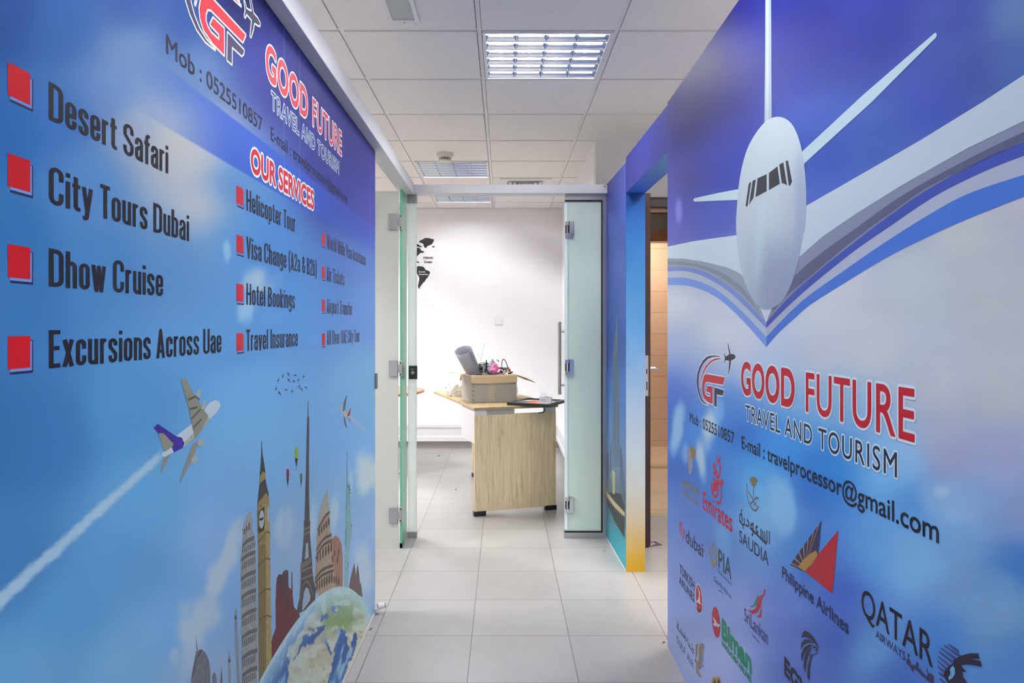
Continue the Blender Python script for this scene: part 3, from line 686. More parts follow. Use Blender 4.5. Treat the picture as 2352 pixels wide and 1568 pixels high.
strokes('tower_line', LEFT, [Z_A([(246,1305),(340,1180),(384,1190)]), Z_A([(244,1160),(322,1080)]), Z_A([(248,1560),(342,1480),(388,1490)]), Z_A([(252,1890),(345,1820),(392,1830)]), Z_A([(256,2180),(345,2120),(398,2135)])]+[Z_A([(x, 1330), (x+6, 2880)]) for x in (266,284,302,322)]+[Z_A([(x, 900), (x, 860)]) for x in (270,290)], .0042, pmat((116, 88, 58)), ct, 6)
# leaning tower
lt = polys('round_tower_print', LEFT, [Z_LOW([(657,60),(672,10),(690,-30),(712,-90),(735,-112),(752,-100),(755,0),(768,110),(783,140),(790,280),(792,470),(797,660),(800,860),(806,1050),(806,1260),(808,1600),(655,1600),(650,1300),(648,1000),(645,700),(642,350),(655,240),(662,160)])], tmat((164, 156, 154)), ML, 3)
rings = [Z_LOW(catmull([(x0, y0), ((x0+x1)/2-8, y0-52), (x1, y0-82)], 5, False)) for x0, x1, y0 in ((658,775,230),(646,785,370),(644,790,560),(648,795,740),(650,798,930),(652,802,1130),(655,805,1330),(658,806,1500))]
strokes('tower_ring', LEFT, rings, .010, pmat((112, 100, 98)), lt, 5)
cols = []
for k in range(8):
    y0 = (230,370,560,740,930,1130,1330,1500)[k]
    for i in range(7):
        f = (i+.6)/7.2; x = 652+f*140; cols.append(Z_LOW([(x, y0-75*f+26), (x+1, y0-75*f+(95 if k else 78))]))
strokes('tower_arcade', LEFT, cols, .0058, pmat((92, 82, 82)), lt, 4)
strokes('belfry_opening', LEFT, [Z_LOW([(700,30),(702,80)]), Z_LOW([(725,0),(727,70)]), Z_LOW([(680,60),(682,110)])], .009, pmat((88, 80, 84)), lt, 4)
# domes and minarets
dm = polys('domed_palace_print', LEFT, [Z_LOW([(148,1620),(165,1490),(182,1390),(205,1260),(235,1240),(262,1242),(300,1275),(328,1335),(342,1420),(346,1500),(344,1620)]), Z_LOW([(196,1060),(203,1130),(212,1245),(222,1245),(206,1140)]), Z_LOW([(364,1620),(362,1510),(375,1470),(390,1462),(405,1500),(412,1620)]), Z_LOW([(440,1620),(450,1480),(455,1400),(462,1490),(468,1620)])], tmat((120, 110, 116)), ML, 3)
strokes('dome_rib', LEFT, [Z_LOW(catmull([(262,1244),(225,1300),(190,1400),(170,1500)], 5, False))], .005, pmat((84, 76, 84)), dm, 4)
polys('minaret', LEFT, [Z_LOW([(525,1620),(520,1370),(516,1345),(524,1310),(530,1240),(540,1310),(546,1350),(543,1380),(553,1620)]), Z_LOW([(615,1620),(598,1310),(592,1280),(596,1255),(587,1000),(582,970),(590,950),(578,925),(595,830),(609,880),(604,950),(614,975),(608,1000),(626,1260),(630,1290),(622,1310),(642,1620)])], tmat((150, 142, 150)), dm, 4)
polys('dark_cupola', LEFT, [Z_LOW([(582,935),(595,905),(606,935),(600,950),(588,950)]), Z_LOW([(518,1350),(530,1325),(544,1350),(538,1368),(524,1368)])], pmat((82, 74, 80)), dm, 5)
# red rock
rk = polys('red_rock_print', LEFT, [Z_LOW([(993,600),(997,550),(1015,505),(1048,508),(1060,480),(1085,460),(1110,466),(1113,630),(1128,640),(1140,655),(1143,478),(1150,482),(1153,690),(1165,820),(1215,885),(1240,960),(1000,1340),(905,1360),(955,1120),(988,1030),(985,800)])], tmat((112, 52, 56)), ML, 2)
polys('rock_cap', LEFT, [Z_LOW([(997,555),(1015,505),(1048,508),(1060,480),(1085,460),(1110,466),(1113,900),(1080,780),(1050,700),(1020,640)]), Z_LOW([(1143,478),(1150,482),(1153,690),(1145,700)])], tmat((84, 54, 60)), rk, 3)
# iron lattice tower
et = polys('lattice_tower_print', LEFT, [[(705.8,921),(706.8,921),(707.3,955),(709,960),(708.2,1050),(708.5,1130),(709.5,1193),(711,1200),(710.5,1225),(714.5,1278),(715.5,1285),(716,1310),(720,1338),(725,1352),(722,1378),(700,1400),(678,1412),(687,1372),(690,1330),(689.5,1296),(692,1290),(692.5,1278),(697,1225),(696.5,1200),(698.5,1192),(702,1050),(704,960),(705.2,955)]], tmat((84, 72, 74)), ML, 5)
polys('sky_gap', LEFT, [Z_LOW([(1283,205),(1302,195),(1310,335),(1272,360)]), Z_LOW([(1245,850),(1250,760),(1265,670),(1286,630),(1308,645),(1326,720),(1322,760),(1295,800),(1250,860)])], pmat((166, 172, 194)), et, 6)
strokes('tower_beam', LEFT, [Z_LOW([(1232,420),(1340,345)]), Z_LOW([(1230,445),(1342,372)]), Z_LOW([(1228,480),(1345,430)]), Z_LOW([(1226,560),(1352,505)]), Z_LOW(catmull([(1228,770),(1245,640),(1285,575),(1325,620),(1345,700)], 4, False)), Z_LOW([(1262,120),(1318,85)]), Z_LOW([(1262,70),(1320,40)])], .006, pmat((132, 112, 104)), et, 7)
# amphitheatre
cs = polys('amphitheatre_print', LEFT, [Z_B([(372,213),(330,300),(290,420),(262,570),(250,700),(240,850),(235,1000),(225,1180),(218,1330),(245,1480),(270,1510),(555,1400),(552,1000),(540,880),(510,810),(462,768),(455,800),(440,812),(425,822),(417,742),(402,745),(397,450),(386,400)])], tmat((180, 146, 126)), ML, 3)
polys('inner_tier', LEFT, [Z_B([(420,825),(460,790),(510,815),(540,885),(552,1000),(555,1400),(470,1420),(455,1200),(440,1080),(432,900)])], tmat((164, 112, 96)), cs, 4)
polys('upper_storey', LEFT, [Z_B([(372,213),(330,300),(290,420),(262,570),(255,690),(300,610),(350,530),(392,500),(386,400)])], tmat((178, 164, 154)), cs, 4)
strokes('cornice', LEFT, [Z_B(catmull(p, 5, False)) for p in ([(252,720),(300,620),(350,540),(398,500)],[(240,960),(280,880),(340,810),(415,775)],[(228,1060),(280,950),(340,880),(420,840)],[(222,1300),(280,1220),(350,1170),(440,1140)],[(220,1350),(290,1270),(360,1230),(445,1200)])], .010, pmat((92, 72, 68)), cs, 5)
ar = []
for y0, y1, n, x0, x1, s in ((700,790,5,270,385,-1.15),(980,1110,6,250,415,-.75),(1320,1450,7,245,420,-.55)):
    for i in range(n):
        x = x0+(x1-x0)*i/(n-1); dy = s*(x-x0)
        ar.append(Z_B(ell(x, (y0+y1)/2+dy, 8+4*i/n, (y1-y0)/2)))
ar += [Z_B(ell(x, y, 8, 50)) for x, y in ((455,990),(505,980),(430,1060),(490,1070),(450,1310),(475,1320),(505,1330))]
polys('arch_opening', LEFT, ar, pmat((84, 64, 60)), cs, 5)
# torch statue
sl = polys('torch_statue_print', LEFT, [Z_B([(604,-235),(612,-235),(612,0),(612,180),(622,175),(636,205),(640,300),(645,450),(655,590),(667,650),(655,760),(640,880),(632,1000),(628,1130),(622,1300),(620,1420),(568,1400),(570,1250),(576,1100),(580,900),(586,740),(592,500),(596,330),(600,180),(602,0)])], tmat((140, 172, 180)), ML, 3)
strokes('crown_and_folds', LEFT, [Z_B(p) for p in ([(606,-230),(604,-120),(606,120),(600,330),(594,480)],[(632,200),(630,290),(628,400)],[(612,170),(650,240)],[(648,150),(632,230)],[(652,280),(632,230)],[(630,140),(630,220)],[(662,650),(640,880)],[(588,700),(580,900)],[(625,1100),(600,1200)],[(600,600),(596,900)])], .004, pmat((58, 78, 84)), sl, 4)
# cathedral
ca = polys('twin_spire_print', LEFT, [Z_B([(628,1400),(645,1300),(665,1220),(692,1108),(705,1180),(714,1260),(722,1190),(735,1114),(748,1210),(760,1330),(766,1370),(772,1338),(780,1400),(795,1520),(700,1470)])], tmat((112, 84, 86)), ML, 3)
# globe: arc of land and sea
SEA = [Z_LOW(p) for p in (
 [(780,1640),(930,1410),(1020,1262),(1130,1085),(1250,918),(1335,825),(1388,822),(1340,880),(1290,930),(1270,1000),(1200,1110),(1170,1190),(1115,1210),(1090,1290),(1130,1330),(1100,1420),(1110,1470),(1080,1640)],
 [(1190,1290),(1205,1240),(1222,1195),(1245,1120),(1272,1095),(1300,1090),(1312,1112),(1330,1100),(1342,1082),(1392,1072),(1400,1020),(1440,1015),(1472,995),(1466,1050),(1420,1090),(1390,1115),(1360,1150),(1362,1192),(1290,1185),(1282,1222),(1250,1205),(1215,1262),(1170,1345),(1150,1370),(1165,1310)],
 [(1298,1028),(1352,1028),(1375,1055),(1340,1060),(1298,1048)],
 [(1412,940),(1445,900),(1470,885),(1505,885),(1498,922),(1440,960),(1418,968)],
 [(1528,838),(1542,810),(1580,795),(1578,820),(1565,850),(1584,880),(1580,915),(1562,922),(1555,880),(1540,860)],
 [(1600,805),(1615,810),(1610,840),(1602,835)],
 [(1446,1085),(1472,1120),(1496,1185),(1526,1250),(1536,1285),(1514,1290),(1500,1250),(1476,1205),(1452,1150)],
 [(1548,1005),(1562,1025),(1590,1040),(1600,1032),(1602,1050),(1572,1062),(1556,1035)],
 [(1603,1060),(1640,1033),(1672,1065),(1690,1130),(1690,1190),(1715,1262),(1725,1175),(1750,1080),(1775,1072),(1792,1130),(1770,1230),(1660,1480),(1600,1640),(1475,1640),(1530,1440),(1552,1320),(1562,1275),(1545,1255),(1590,1165)],
 [(1880,865),(1905,880),(1925,930),(1915,950),(1895,920)])]
def inside(x, y, poly):
    r = np.zeros(x.shape, bool); n = len(poly)
    for i in range(n):
        (ax, ay), (bx, by) = poly[i-1], poly[i]
        if ay == by: continue
        r ^= ((ay > y) != (by > y)) & (x < (bx-ax)*(y-ay)/(by-ay)+ax)
    return r
def globe_col(U, Z):
    px, py = LEFT.px(U, Z)
    n1 = fbm(px*.05, py*.05, 5); n2 = fbm(px*.018+9, py*.018+3, 4)
    c = np.zeros(px.shape+(3,))+np.array((196., 180, 158))
    c = blend(c, sstep(.40, .60, n1)*.8, (214, 208, 196))
    c = blend(c, .7*sstep(.5, .66, fbm(px*.035+4, py*.07, 4)), (172, 142, 112))
    g = sstep(.34, .60, n2+.3*(1-sstep(640, 740, px))+.2*(1-sstep(1385, 1425, py)))
    c = blend(c, g*.8*(1-sstep(1425, 1480, py)), (122, 144, 92))
    c = blend(c, .7*sstep(.52, .66, fbm(px*.07+31, py*.07+5, 4)), (216, 210, 200))
    wx = px+9*(fbm(px*.12, py*.12, 4)-.47); wy = py+9*(fbm(px*.12+40, py*.12+17, 4)-.47)
    sea = np.zeros(px.shape, bool)
    for q in SEA: sea |= inside(wx, wy, q)
    sc = np.zeros(px.shape+(3,))+np.array((58., 88, 150))
    sc = blend(sc, .6*sstep(.45, .7, n2), (74, 122, 178))
    c = np.where(sea[..., None], sc, c)
    st = fbm((px+py*.4)*.09, (py-px*.9)*.018, 4)            # wisps of cloud over the water
    c = blend(c, sea*.75*sstep(.50, .66, st), (182, 204, 226))
    r = np.sqrt((U-1.95)**2+(Z+1.264)**2)
    c = blend(c, .9*sstep(1.62, 1.735, r)*(1-.25*n1), (196, 216, 232))
    return c
gu = np.linspace(.9, 3.14, 340)
def globe_mesh():
    v = []; nz = 110
    for i, u in enumerate(gu):
        top = math.sqrt(max(0, 1.736**2-(u-1.95)**2))-1.264
        for j in range(nz): v.append((u, .013+(max(top, .014)-.013)*j/(nz-1)))
    a = np.array(v); c = np.clip(tolin(globe_col(a[:, 0], a[:, 1]))*GAIN['L'], 0, .95)
    mb = MB(); mb.add([LEFT.pt(p[0], p[1], 9) for p in v], [(i*nz+j, (i+1)*nz+j, (i+1)*nz+j+1, i*nz+j+1) for i in range(len(gu)-1) for j in range(nz-1)])
    o = mb.build('globe_print', vmat('L'), ML, fix=False)
    at = o.data.color_attributes.new('Col', 'FLOAT_COLOR', 'POINT')
    at.data.foreach_set('color', np.hstack([c, np.ones((len(c), 1))]).astype(np.float32).ravel())
    return o
gb = globe_mesh()
# ------------------------------------------------------------------ RIGHT MURAL
_side = 'R'
RC = [(1700,15,(8,17,117)),(1850,30,(11,22,107)),(2000,30,(23,34,124)),(2200,30,(45,59,139)),(2340,60,(87,108,155)),(2345,150,(67,93,162)),(1560,290,(22,18,92)),(1600,200,(8,8,92)),(1560,400,(57,50,121)),(1550,500,(66,66,155)),  # print colours with uneven lighting compensated in them, darkest along the top
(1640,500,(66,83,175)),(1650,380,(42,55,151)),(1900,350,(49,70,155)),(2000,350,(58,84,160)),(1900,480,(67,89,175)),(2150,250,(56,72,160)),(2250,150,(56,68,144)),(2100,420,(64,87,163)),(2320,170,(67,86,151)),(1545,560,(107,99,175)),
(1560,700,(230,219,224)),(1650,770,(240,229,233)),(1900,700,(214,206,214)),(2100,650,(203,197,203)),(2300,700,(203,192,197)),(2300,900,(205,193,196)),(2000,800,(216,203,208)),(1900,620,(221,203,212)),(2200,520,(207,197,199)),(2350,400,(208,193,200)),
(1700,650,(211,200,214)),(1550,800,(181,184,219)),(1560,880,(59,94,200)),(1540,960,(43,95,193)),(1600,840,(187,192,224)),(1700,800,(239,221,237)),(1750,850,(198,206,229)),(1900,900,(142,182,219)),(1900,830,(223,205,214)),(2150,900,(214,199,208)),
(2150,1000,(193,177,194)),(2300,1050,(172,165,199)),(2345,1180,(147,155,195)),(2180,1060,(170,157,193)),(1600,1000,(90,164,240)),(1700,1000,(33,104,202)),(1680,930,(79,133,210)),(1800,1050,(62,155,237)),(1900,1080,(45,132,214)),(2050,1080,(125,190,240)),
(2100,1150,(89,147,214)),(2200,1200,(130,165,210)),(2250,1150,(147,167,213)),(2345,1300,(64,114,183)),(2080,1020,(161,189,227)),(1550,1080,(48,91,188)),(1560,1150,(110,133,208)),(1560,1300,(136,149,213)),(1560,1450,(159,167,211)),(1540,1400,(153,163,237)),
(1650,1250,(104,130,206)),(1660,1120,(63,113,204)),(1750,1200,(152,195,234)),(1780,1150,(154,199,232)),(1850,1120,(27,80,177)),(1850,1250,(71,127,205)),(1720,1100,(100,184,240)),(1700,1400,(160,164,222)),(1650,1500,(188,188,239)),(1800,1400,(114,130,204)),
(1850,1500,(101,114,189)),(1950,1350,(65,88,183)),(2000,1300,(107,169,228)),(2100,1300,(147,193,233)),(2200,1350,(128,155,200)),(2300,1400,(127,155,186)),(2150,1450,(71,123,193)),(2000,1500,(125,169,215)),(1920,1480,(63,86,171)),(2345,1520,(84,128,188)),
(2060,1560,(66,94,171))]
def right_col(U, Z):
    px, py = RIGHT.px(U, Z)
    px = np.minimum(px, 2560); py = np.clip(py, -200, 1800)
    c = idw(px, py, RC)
    for b in [(1630,975,26,70,8,(215,221,235),.9),(1612,1060,14,70,-8,(211,219,235),.85),(1556,990,16,60,8,(174,203,237),.85),(1655,945,16,40,0,(139,192,237),.6),(1575,1040,10,30,0,(162,194,235),.6),(1790,1160,36,90,-14,(148,192,233),.8),(1735,1130,24,50,-20,(125,180,235),.6),(1660,1245,26,60,-10,(129,180,228),.6),(2060,1060,90,50,20,(153,189,233),.5),(2190,1150,90,60,25,(162,187,224),.6),(2170,1130,30,20,10,(194,207,226),.6),(2100,1290,90,60,20,(129,171,220),.6),(2280,1380,80,80,20,(120,153,198),.5),(1860,1330,30,60,0,(70,112,188),.5),(1560,480,10,40,0,(146,146,220),.6),(2010,1260,60,30,25,(115,169,228),.5)]:
        c = blob(c, px, py, *b, sc=.016)
    c = c+(fbm(px*.006+3, py*.02, 3)-.45)[..., None]*14
    return c
us = -(.6346/((np.concatenate([np.arange(1534, 2420, 4.)])-CX)/FPX-.0124))
us = np.unique(np.round(np.concatenate([[-2.8525], us, np.linspace(-.80, .5, 30)]), 5)); us = us[us >= -2.8525]
us = us*RIGHT.D.length
zs = np.linspace(.012, 2.221, 380)
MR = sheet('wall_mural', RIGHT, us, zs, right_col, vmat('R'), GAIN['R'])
tag(MR, 'right wall mural of white jet nose above airline logos', 'mural')
def slab(name, A, B, thick, z0, z1, m, label, sgn=1):
    """wall slab from A to B (corridor face), thickness away from the corridor"""
    A = Vector(A); B = Vector(B); d = (B-A).normalized(); n = Vector((-d.y, d.x))*sgn*thick
    mb = MB(); q = [A, B, B+n, A+n]
    mb.add([(p.x, p.y, z) for z in (z0, z1) for p in q], [(0,1,2,3), (7,6,5,4), (0,4,5,1), (1,5,6,2), (2,6,7,3), (3,7,4,0)])
    return tag(mb.build(name, m), label, 'wall', kind='structure')
slab('wall_partition_right', (xr(-.5), -.5), (xr(2.852), 2.852), .1, 0, 2.221, M_white, 'partition slab carrying the jet mural', -1)
def rp(name, shapes, c, layer=3, parent=None, smooth=0): return polys(name, RIGHT, shapes, pmat(c), MR if parent is None else parent, layer, smooth=smooth)
def rs(name, paths, wd, c, layer=4, parent=None, taper=None, curve=0): return strokes(name, RIGHT, paths, wd, pmat(c), MR if parent is None else parent, layer, taper, curve)
def rt(s, a, b, cap, c, bold=0., parent=None, layer=4, ls=1.0, name='lettering'): return sign(name, RIGHT, s, a, b, cap, pmat(c), MR if parent is None else parent, layer, bold=bold, ls=ls)
# --- sweeping bands below the wings
def band(name, up, lo, c, layer, parent=None, n=8):
    def on(l):                                               # carry a band on along the wall towards the near end
        if l[-1][0] < 2340: return l
        (ax, ay), (bx, by) = l[-2], l[-1]
        return list(l)+[(X, by+(by-ay)/(bx-ax)*(X-bx)*.96) for X in (2700, 3100, 3650)]
    up, lo = on(up), on(lo)
    a = [RIGHT.uz(*q) for q in catmull(up, n, False)]; b = [RIGHT.uz(*q) for q in catmull(lo, n, False)]; k = len(a)
    mb = MB(); mb.add([RIGHT.pt(*q, layer) for q in a+b], [(i, k+i, k+i+1, i+1) for i in range(k-1)])
    return mb.build(name, pmat(c), MR if parent is None else parent, fix=False)
def m6(l): return Z_6(l)
ob_u = m6([(95,380),(200,380),(300,405),(400,450),(500,530),(600,625),(722,755)]); ob_l = m6([(95,427),(200,428),(300,452),(400,500),(500,580),(600,680),(722,820)])
ob = band('blue_band', ob_u, ob_l, (122,144,212), 2)
band('blue_band', m6([(722,755),(800,672),(900,572),(1000,487),(1180,360),(1440,180),(1740,-10),(2000,-150),(2352,-270),(2560,-330)]), m6([(722,820),(800,730),(900,640),(1000,553),(1200,425),(1500,245),(1750,120),(2020,0),(2352,-130),(2560,-200)]), (70,106,190), 2)
ib_u = m6([(95,312),(200,312),(300,332),(400,378),(500,445),(600,535),(722,665)]); ib_l = m6([(95,340),(200,338),(300,362),(400,412),(500,482),(600,575),(722,700)])
band('inner_band', ib_u, ib_l, (122,132,196), 2)
band('inner_band', m6([(722,665),(800,575),(900,470),(1050,340),(1225,200),(1500,-10),(1800,-210),(2100,-370),(2352,-480),(2560,-560)]), m6([(722,700),(800,620),(900,525),(1050,395),(1290,205),(1500,60),(1800,-140),(2100,-290),(2352,-390),(2560,-460)]), (62,74,156), 2)
band('grey_band', m6([(722,700),(800,620),(900,525),(1050,395),(1290,205),(1500,60),(1800,-140),(2100,-290),(2352,-390),(2560,-460)]), m6([(722,755),(800,672),(900,572),(1000,487),(1180,360),(1440,180),(1740,-10),(2000,-150),(2352,-270),(2560,-330)]), (172,168,190), 1)
band('grey_band', ib_l, ob_u, (182,182,200), 1)
# wing undersides
band('wing_underside', m6([(95,255),(200,262),(300,275),(400,298),(480,320),(560,360),(640,470)]), m6([(95,312),(200,312),(300,332),(400,378),(500,445),(600,535),(722,665)]), (150,152,168), 2)
band('wing_underside', m6([(860,300),(940,235),(1080,120),(1300,-30),(1600,-215),(2000,-440),(2352,-615),(2560,-700)]), m6([(722,665),(800,575),(900,470),(1050,340),(1225,200),(1500,-10),(1800,-210),(2352,-480),(2560,-560)][:7]+[(2352,-480)]), (128,126,152), 2)
band('wing_underside', m6([(800,470),(900,370),(1050,240),(1300,60),(1600,-150),(2000,-370),(2352,-540),(2560,-620)]), m6([(760,600),(860,490),(1010,365),(1250,165),(1500,-20),(1800,-220),(2352,-485),(2560,-565)]), (86,84,112), 3)
band('wing_underside', m6([(95,272),(200,280),(300,298),(400,330),(480,370),(560,430),(620,500)]), m6([(95,296),(200,300),(300,318),(400,360),(500,425),(600,515),(680,610)]), (132,134,150), 3)
# wings
rp('jet_wing', [m6([(975,-75),(1300,-260),(1700,-490),(2100,-735),(2352,-900),(2560,-1020),(5900,-2860),(5940,-2600),(5900,-2240),(2560,-700),(2352,-610),(2000,-440),(1600,-215),(1300,-30),(1080,120),(930,250),(900,300),(940,100)])], (186,190,206), 4)
rp('jet_wing', [m6([(95,183),(250,150),(400,128),(540,110),(560,260),(575,360),(520,335),(480,318),(400,296),(300,274),(200,260),(95,256)])], (204,208,220), 4)
# tail
rp('tail_fin', [Z_5([(718,-220),(752,-220),(757,760),(710,800),(715,400)])], (150,158,178), 4)
rp('tail_fin_face', [Z_5([(722,-220),(738,-220),(738,760),(722,790)])], (172,176,188), 5)
rp('tailplane', [Z_5([(935,975),(1340,600),(1785,216),(1798,206),(1808,216),(1804,236),(1400,640),(960,1040)])], (176,188,204), 4)
rp('tailplane', [Z_5([(560,1196),(420,1222),(266,1256),(257,1266),(266,1278),(400,1272),(560,1266)])], (196,206,220), 4)
# fuselage
FUS = Z_5([(795,740),(850,755),(895,800),(930,880),(952,970),(968,1080),(978,1220),(976,1360),(966,1470)])+m6([(962,60),(948,160),(925,280),(890,400),(850,490),(800,550),(735,580),(690,570),(640,520),(595,430),(565,340),(545,230),(534,110),(531,20)])+Z_5([(536,1320),(548,1180),(568,1060),(600,950),(640,870),(690,800),(740,757)])
fz = rp('jet_fuselage', [catmull(FUS, 3)], (204,208,222), 5)
# printed modelling of the nose (tones of the artwork itself)
def nose_col(U, Z):
    px, py = RIGHT.px(U, Z)
    c = np.zeros(px.shape+(3,))+np.array((186., 189, 202))
    xc = 1761-(py-500)*.01; t = (px-xc)/78
    c = blend(c, .55*sstep(.1, .9, t)*sstep(330, 480, py), (164, 164, 184))
    c = blend(c, .8*sstep(490, 640, py)*sstep(-.9, .2, t), (136, 138, 168))
    c = blend(c, .5*np.exp(-((t+.12+.001*(py-500))/.16)**2)*sstep(440, 490, py)*(1-sstep(600, 680, py)), (188, 200, 214))
    c = blend(c, .6*sstep(.72, 1.0, t)*sstep(300, 420, py), (140, 148, 178))
    return c
def nose_mesh():
    pts = [RIGHT.uz(*p) for p in catmull(FUS, 3)]
    zz = [p[1] for p in pts]; v = []; nz, nu = 90, 26; f = []
    for j in range(nz):
        z = min(zz)+.002+(max(zz)-min(zz)-.004)*j/(nz-1); xs = []
        for a, b in zip(pts, pts[1:]+pts[:1]):
            if (a[1]-z)*(b[1]-z) <= 0 and a[1] != b[1]: xs.append(a[0]+(b[0]-a[0])*(z-a[1])/(b[1]-a[1]))
        for i in range(nu): v.append((min(xs)+(max(xs)-min(xs))*i/(nu-1), z))
    a = np.array(v); c = np.clip(tolin(nose_col(a[:, 0], a[:, 1]))*GAIN['R'], 0, .95)
    mb = MB(); mb.add([RIGHT.pt(p[0], p[1], 6) for p in v], [(j*nu+i, j*nu+i+1, (j+1)*nu+i+1, (j+1)*nu+i) for j in range(nz-1) for i in range(nu-1)])
    o = mb.build('nose_print', vmat('R'), fz, fix=False)
    at = o.data.color_attributes.new('Col', 'FLOAT_COLOR', 'POINT'); at.data.foreach_set('color', np.hstack([c, np.ones((len(c), 1))]).astype(np.float32).ravel())
nose_mesh()
rp('cockpit_window', [Z_5(p) for p in ([(622,1155),(628,1152),(604,1312),(592,1304),(612,1165)],[(637,1146),(657,1136),(642,1255),(625,1280),(613,1300)],[(668,1130),(726,1104),(726,1212),(655,1250)],[(740,1096),(795,1054),(810,1165),(740,1206)],[(806,1044),(832,1028),(856,1176),(838,1164),(822,1160)],[(846,1020),(862,1018),(888,1150),(874,1180),(866,1172)])], (44,45,52), 7, fz)
rp('panel_joint', [[(1763.8,300),(1764.3,300),(1764.3,705),(1763.8,705)]], (170,174,190), 9)
# --- company name and contact lines
gt = RIGHT.uz(*Z_G([(482, 1305)])[0])
logo(RIGHT, MR, *gt)
both_name(RIGHT, MR, 1.129, .084, (-1.932, -1.572, -1.508, -1.102), (190, 24, 42), (222, 226, 238))
tagline(RIGHT, MR, -1.899, -1.152, 1.0575, 1.062, (36, 34, 56), (214, 222, 238), .042)
contact(RIGHT, MR, ((-2.494, .9715), (-1.997, .9745)), ((-1.93, .976), (-1.0395, .989)), (24, 24, 42), .0007)
# --- airline marks
TAN, GOLD, NAVY = (150,128,120), (150,116,72), (52,46,72)
m = rp('airline_logo', [Z_2([(465,130),(447,180),(440,260),(452,380),(462,488),(478,496),(500,450),(510,380),(508,320),(490,240),(480,170)])], (150,140,160), 3)
rp('gold_blade', [Z_2([(472,126),(500,145),(550,178),(547,240),(530,292),(508,312),(492,230),(476,170)])], GOLD, 4, m)
rs('arabic_lettering', [Z_2(p) for p in ([(590,660),(582,745)],[(568,650),(562,730),(545,720)],[(545,640),(548,700),(520,690),(505,660),(525,650)],[(505,690),(485,680),(490,640)],[(478,570),(470,650)],[(455,590),(452,640),(430,630),(425,600)],[(425,590),(405,600),(410,625),(390,610),(395,545)],[(470,645),(430,632),(385,590)])], .0065, GOLD, 4, m, curve=3)
rt('OMAN AIR', Z_2([(382,742)])[0], Z_2([(582,900)])[0], .021, TAN, .0008, m)
m = rs('airline_logo', [Z_2(p) for p in ([(815,262),(822,320),(850,350),(855,430),(845,520),(815,530)],[(860,275),(835,335)],[(770,350),(775,400),(820,470),(815,530)],[(805,340),(775,470),(825,482)],[(852,340),(862,420),(845,500)],[(760,540),(800,580),(850,595),(878,615)],[(880,560),(894,585),(888,615),(868,612),(866,580),(880,560)],[(830,520),(835,700),(805,775),(775,745),(757,640)],[(770,612),(830,622)],[(772,645),(822,658)],[(772,682),(826,694)],[(868,620),(870,760),(860,840),(838,858),(812,830)],[(750,590),(752,700),(790,780)],[(800,560),(812,600)])], .0082, (206,38,60), 4, curve=4)
rt('Emirates', Z_2([(640,925)])[0], Z_2([(1012,1228)])[0], .058, (206,40,62), .0012, m)
m = rp('airline_logo', [Z_2([(1270,520),(1310,530),(1335,570),(1330,600),(1310,590),(1318,640),(1300,620),(1285,680),(1272,620),(1255,640),(1258,590),(1238,600),(1245,560),(1232,540)])], (136,112,84), 4)
rs('crossed_swords', [Z_2(p) for p in ([(1283,620),(1283,770)],[(1215,710),(1250,765),(1300,850),(1325,905)],[(1350,798),(1310,790),(1270,840),(1240,858)],[(1200,610),(1203,750),(1230,860),(1275,935),(1315,948),(1350,890)],[(1290,880),(1315,858)])], .0045, (120,104,100), 4, m, curve=4)
rs('arabic_lettering', [Z_2(p) for p in ([(1484,1210),(1484,1375)],[(1452,1200),(1455,1330),(1445,1368),(1425,1350)],[(1425,1215),(1428,1340)],[(1400,1200),(1402,1310)],[(1375,1180),(1378,1290)],[(1335,1150),(1312,1165),(1320,1215),(1345,1230)],[(1435,1362),(1240,1170)],[(1278,1115),(1250,1130),(1248,1180),(1275,1190),(1278,1120),(1276,1240),(1262,1268)],[(1200,1060),(1225,1110),(1220,1150),(1185,1135)],[(1165,1040),(1168,1130),(1145,1130),(1105,1075),(1110,1010),(1132,985),(1140,1090)],[(1122,940),(1136,952)],[(1145,1160),(1158,1172)])], .0062, NAVY, 4, m)
rt('SAUDIA', Z_2([(1102,1340)])[0], Z_2([(1475,1652)])[0], .033, NAVY, .0002, m)
a, b = Z_2([(335,1228)])[0], Z_2([(412,1298)])[0]
m = rt('fly', a, b, .046, (206,56,74), .0003, name='airline_logo')
rt('dubai', Z_2([(422,1345)])[0], Z_2([(640,1545)])[0], .048, NAVY, .0007, m)
rp('orange_dot', [Z_2([(646,1438),(656,1445),(656,1475),(646,1468)])], (216,84,50), 4, m)
m = rs('airline_logo', [Z_2(p) for p in ([(735,1410),(722,1470),(738,1560),(775,1605),(812,1585)],[(760,1365),(775,1440),(795,1500),(800,1560)],[(800,1385),(785,1440),(825,1520),(805,1570)],[(725,1440),(760,1500)])]+[Z_3(p) for p in ([(748,0),(755,55),(785,82),(818,50)],)], .0075, (160,136,84), 4, curve=4)
rt('PIA', Z_3([(838,102)])[0], Z_3([(1000,260)])[0], .058, (46,70,84), .0008, m)
rt('Pakistan International', Z_3([(832,165)])[0], Z_3([(1004,338)])[0], .0095, (74,80,120), 0, m)
rt('Come Fly With Us', Z_3([(780,268)])[0], Z_3([(998,505)])[0], .0145, (84,92,140), .0002, m)
rs('smile_stroke', [Z_3([(838,395),(868,405),(895,438)])], .003, (70,76,120), 4, m, curve=4)
m = rp('airline_logo', [Z_3(ell(590,503,44,197,-4))], (206,210,226), 3)
rp('red_disc', [Z_3(ell(590,503,38,180,-4))], (190,46,60), 4, m)
rp('dark_base', [Z_3([(556,590),(565,640),(580,670),(600,682),(618,660),(626,620),(600,640),(575,625)])], (112,52,62), 5, m)
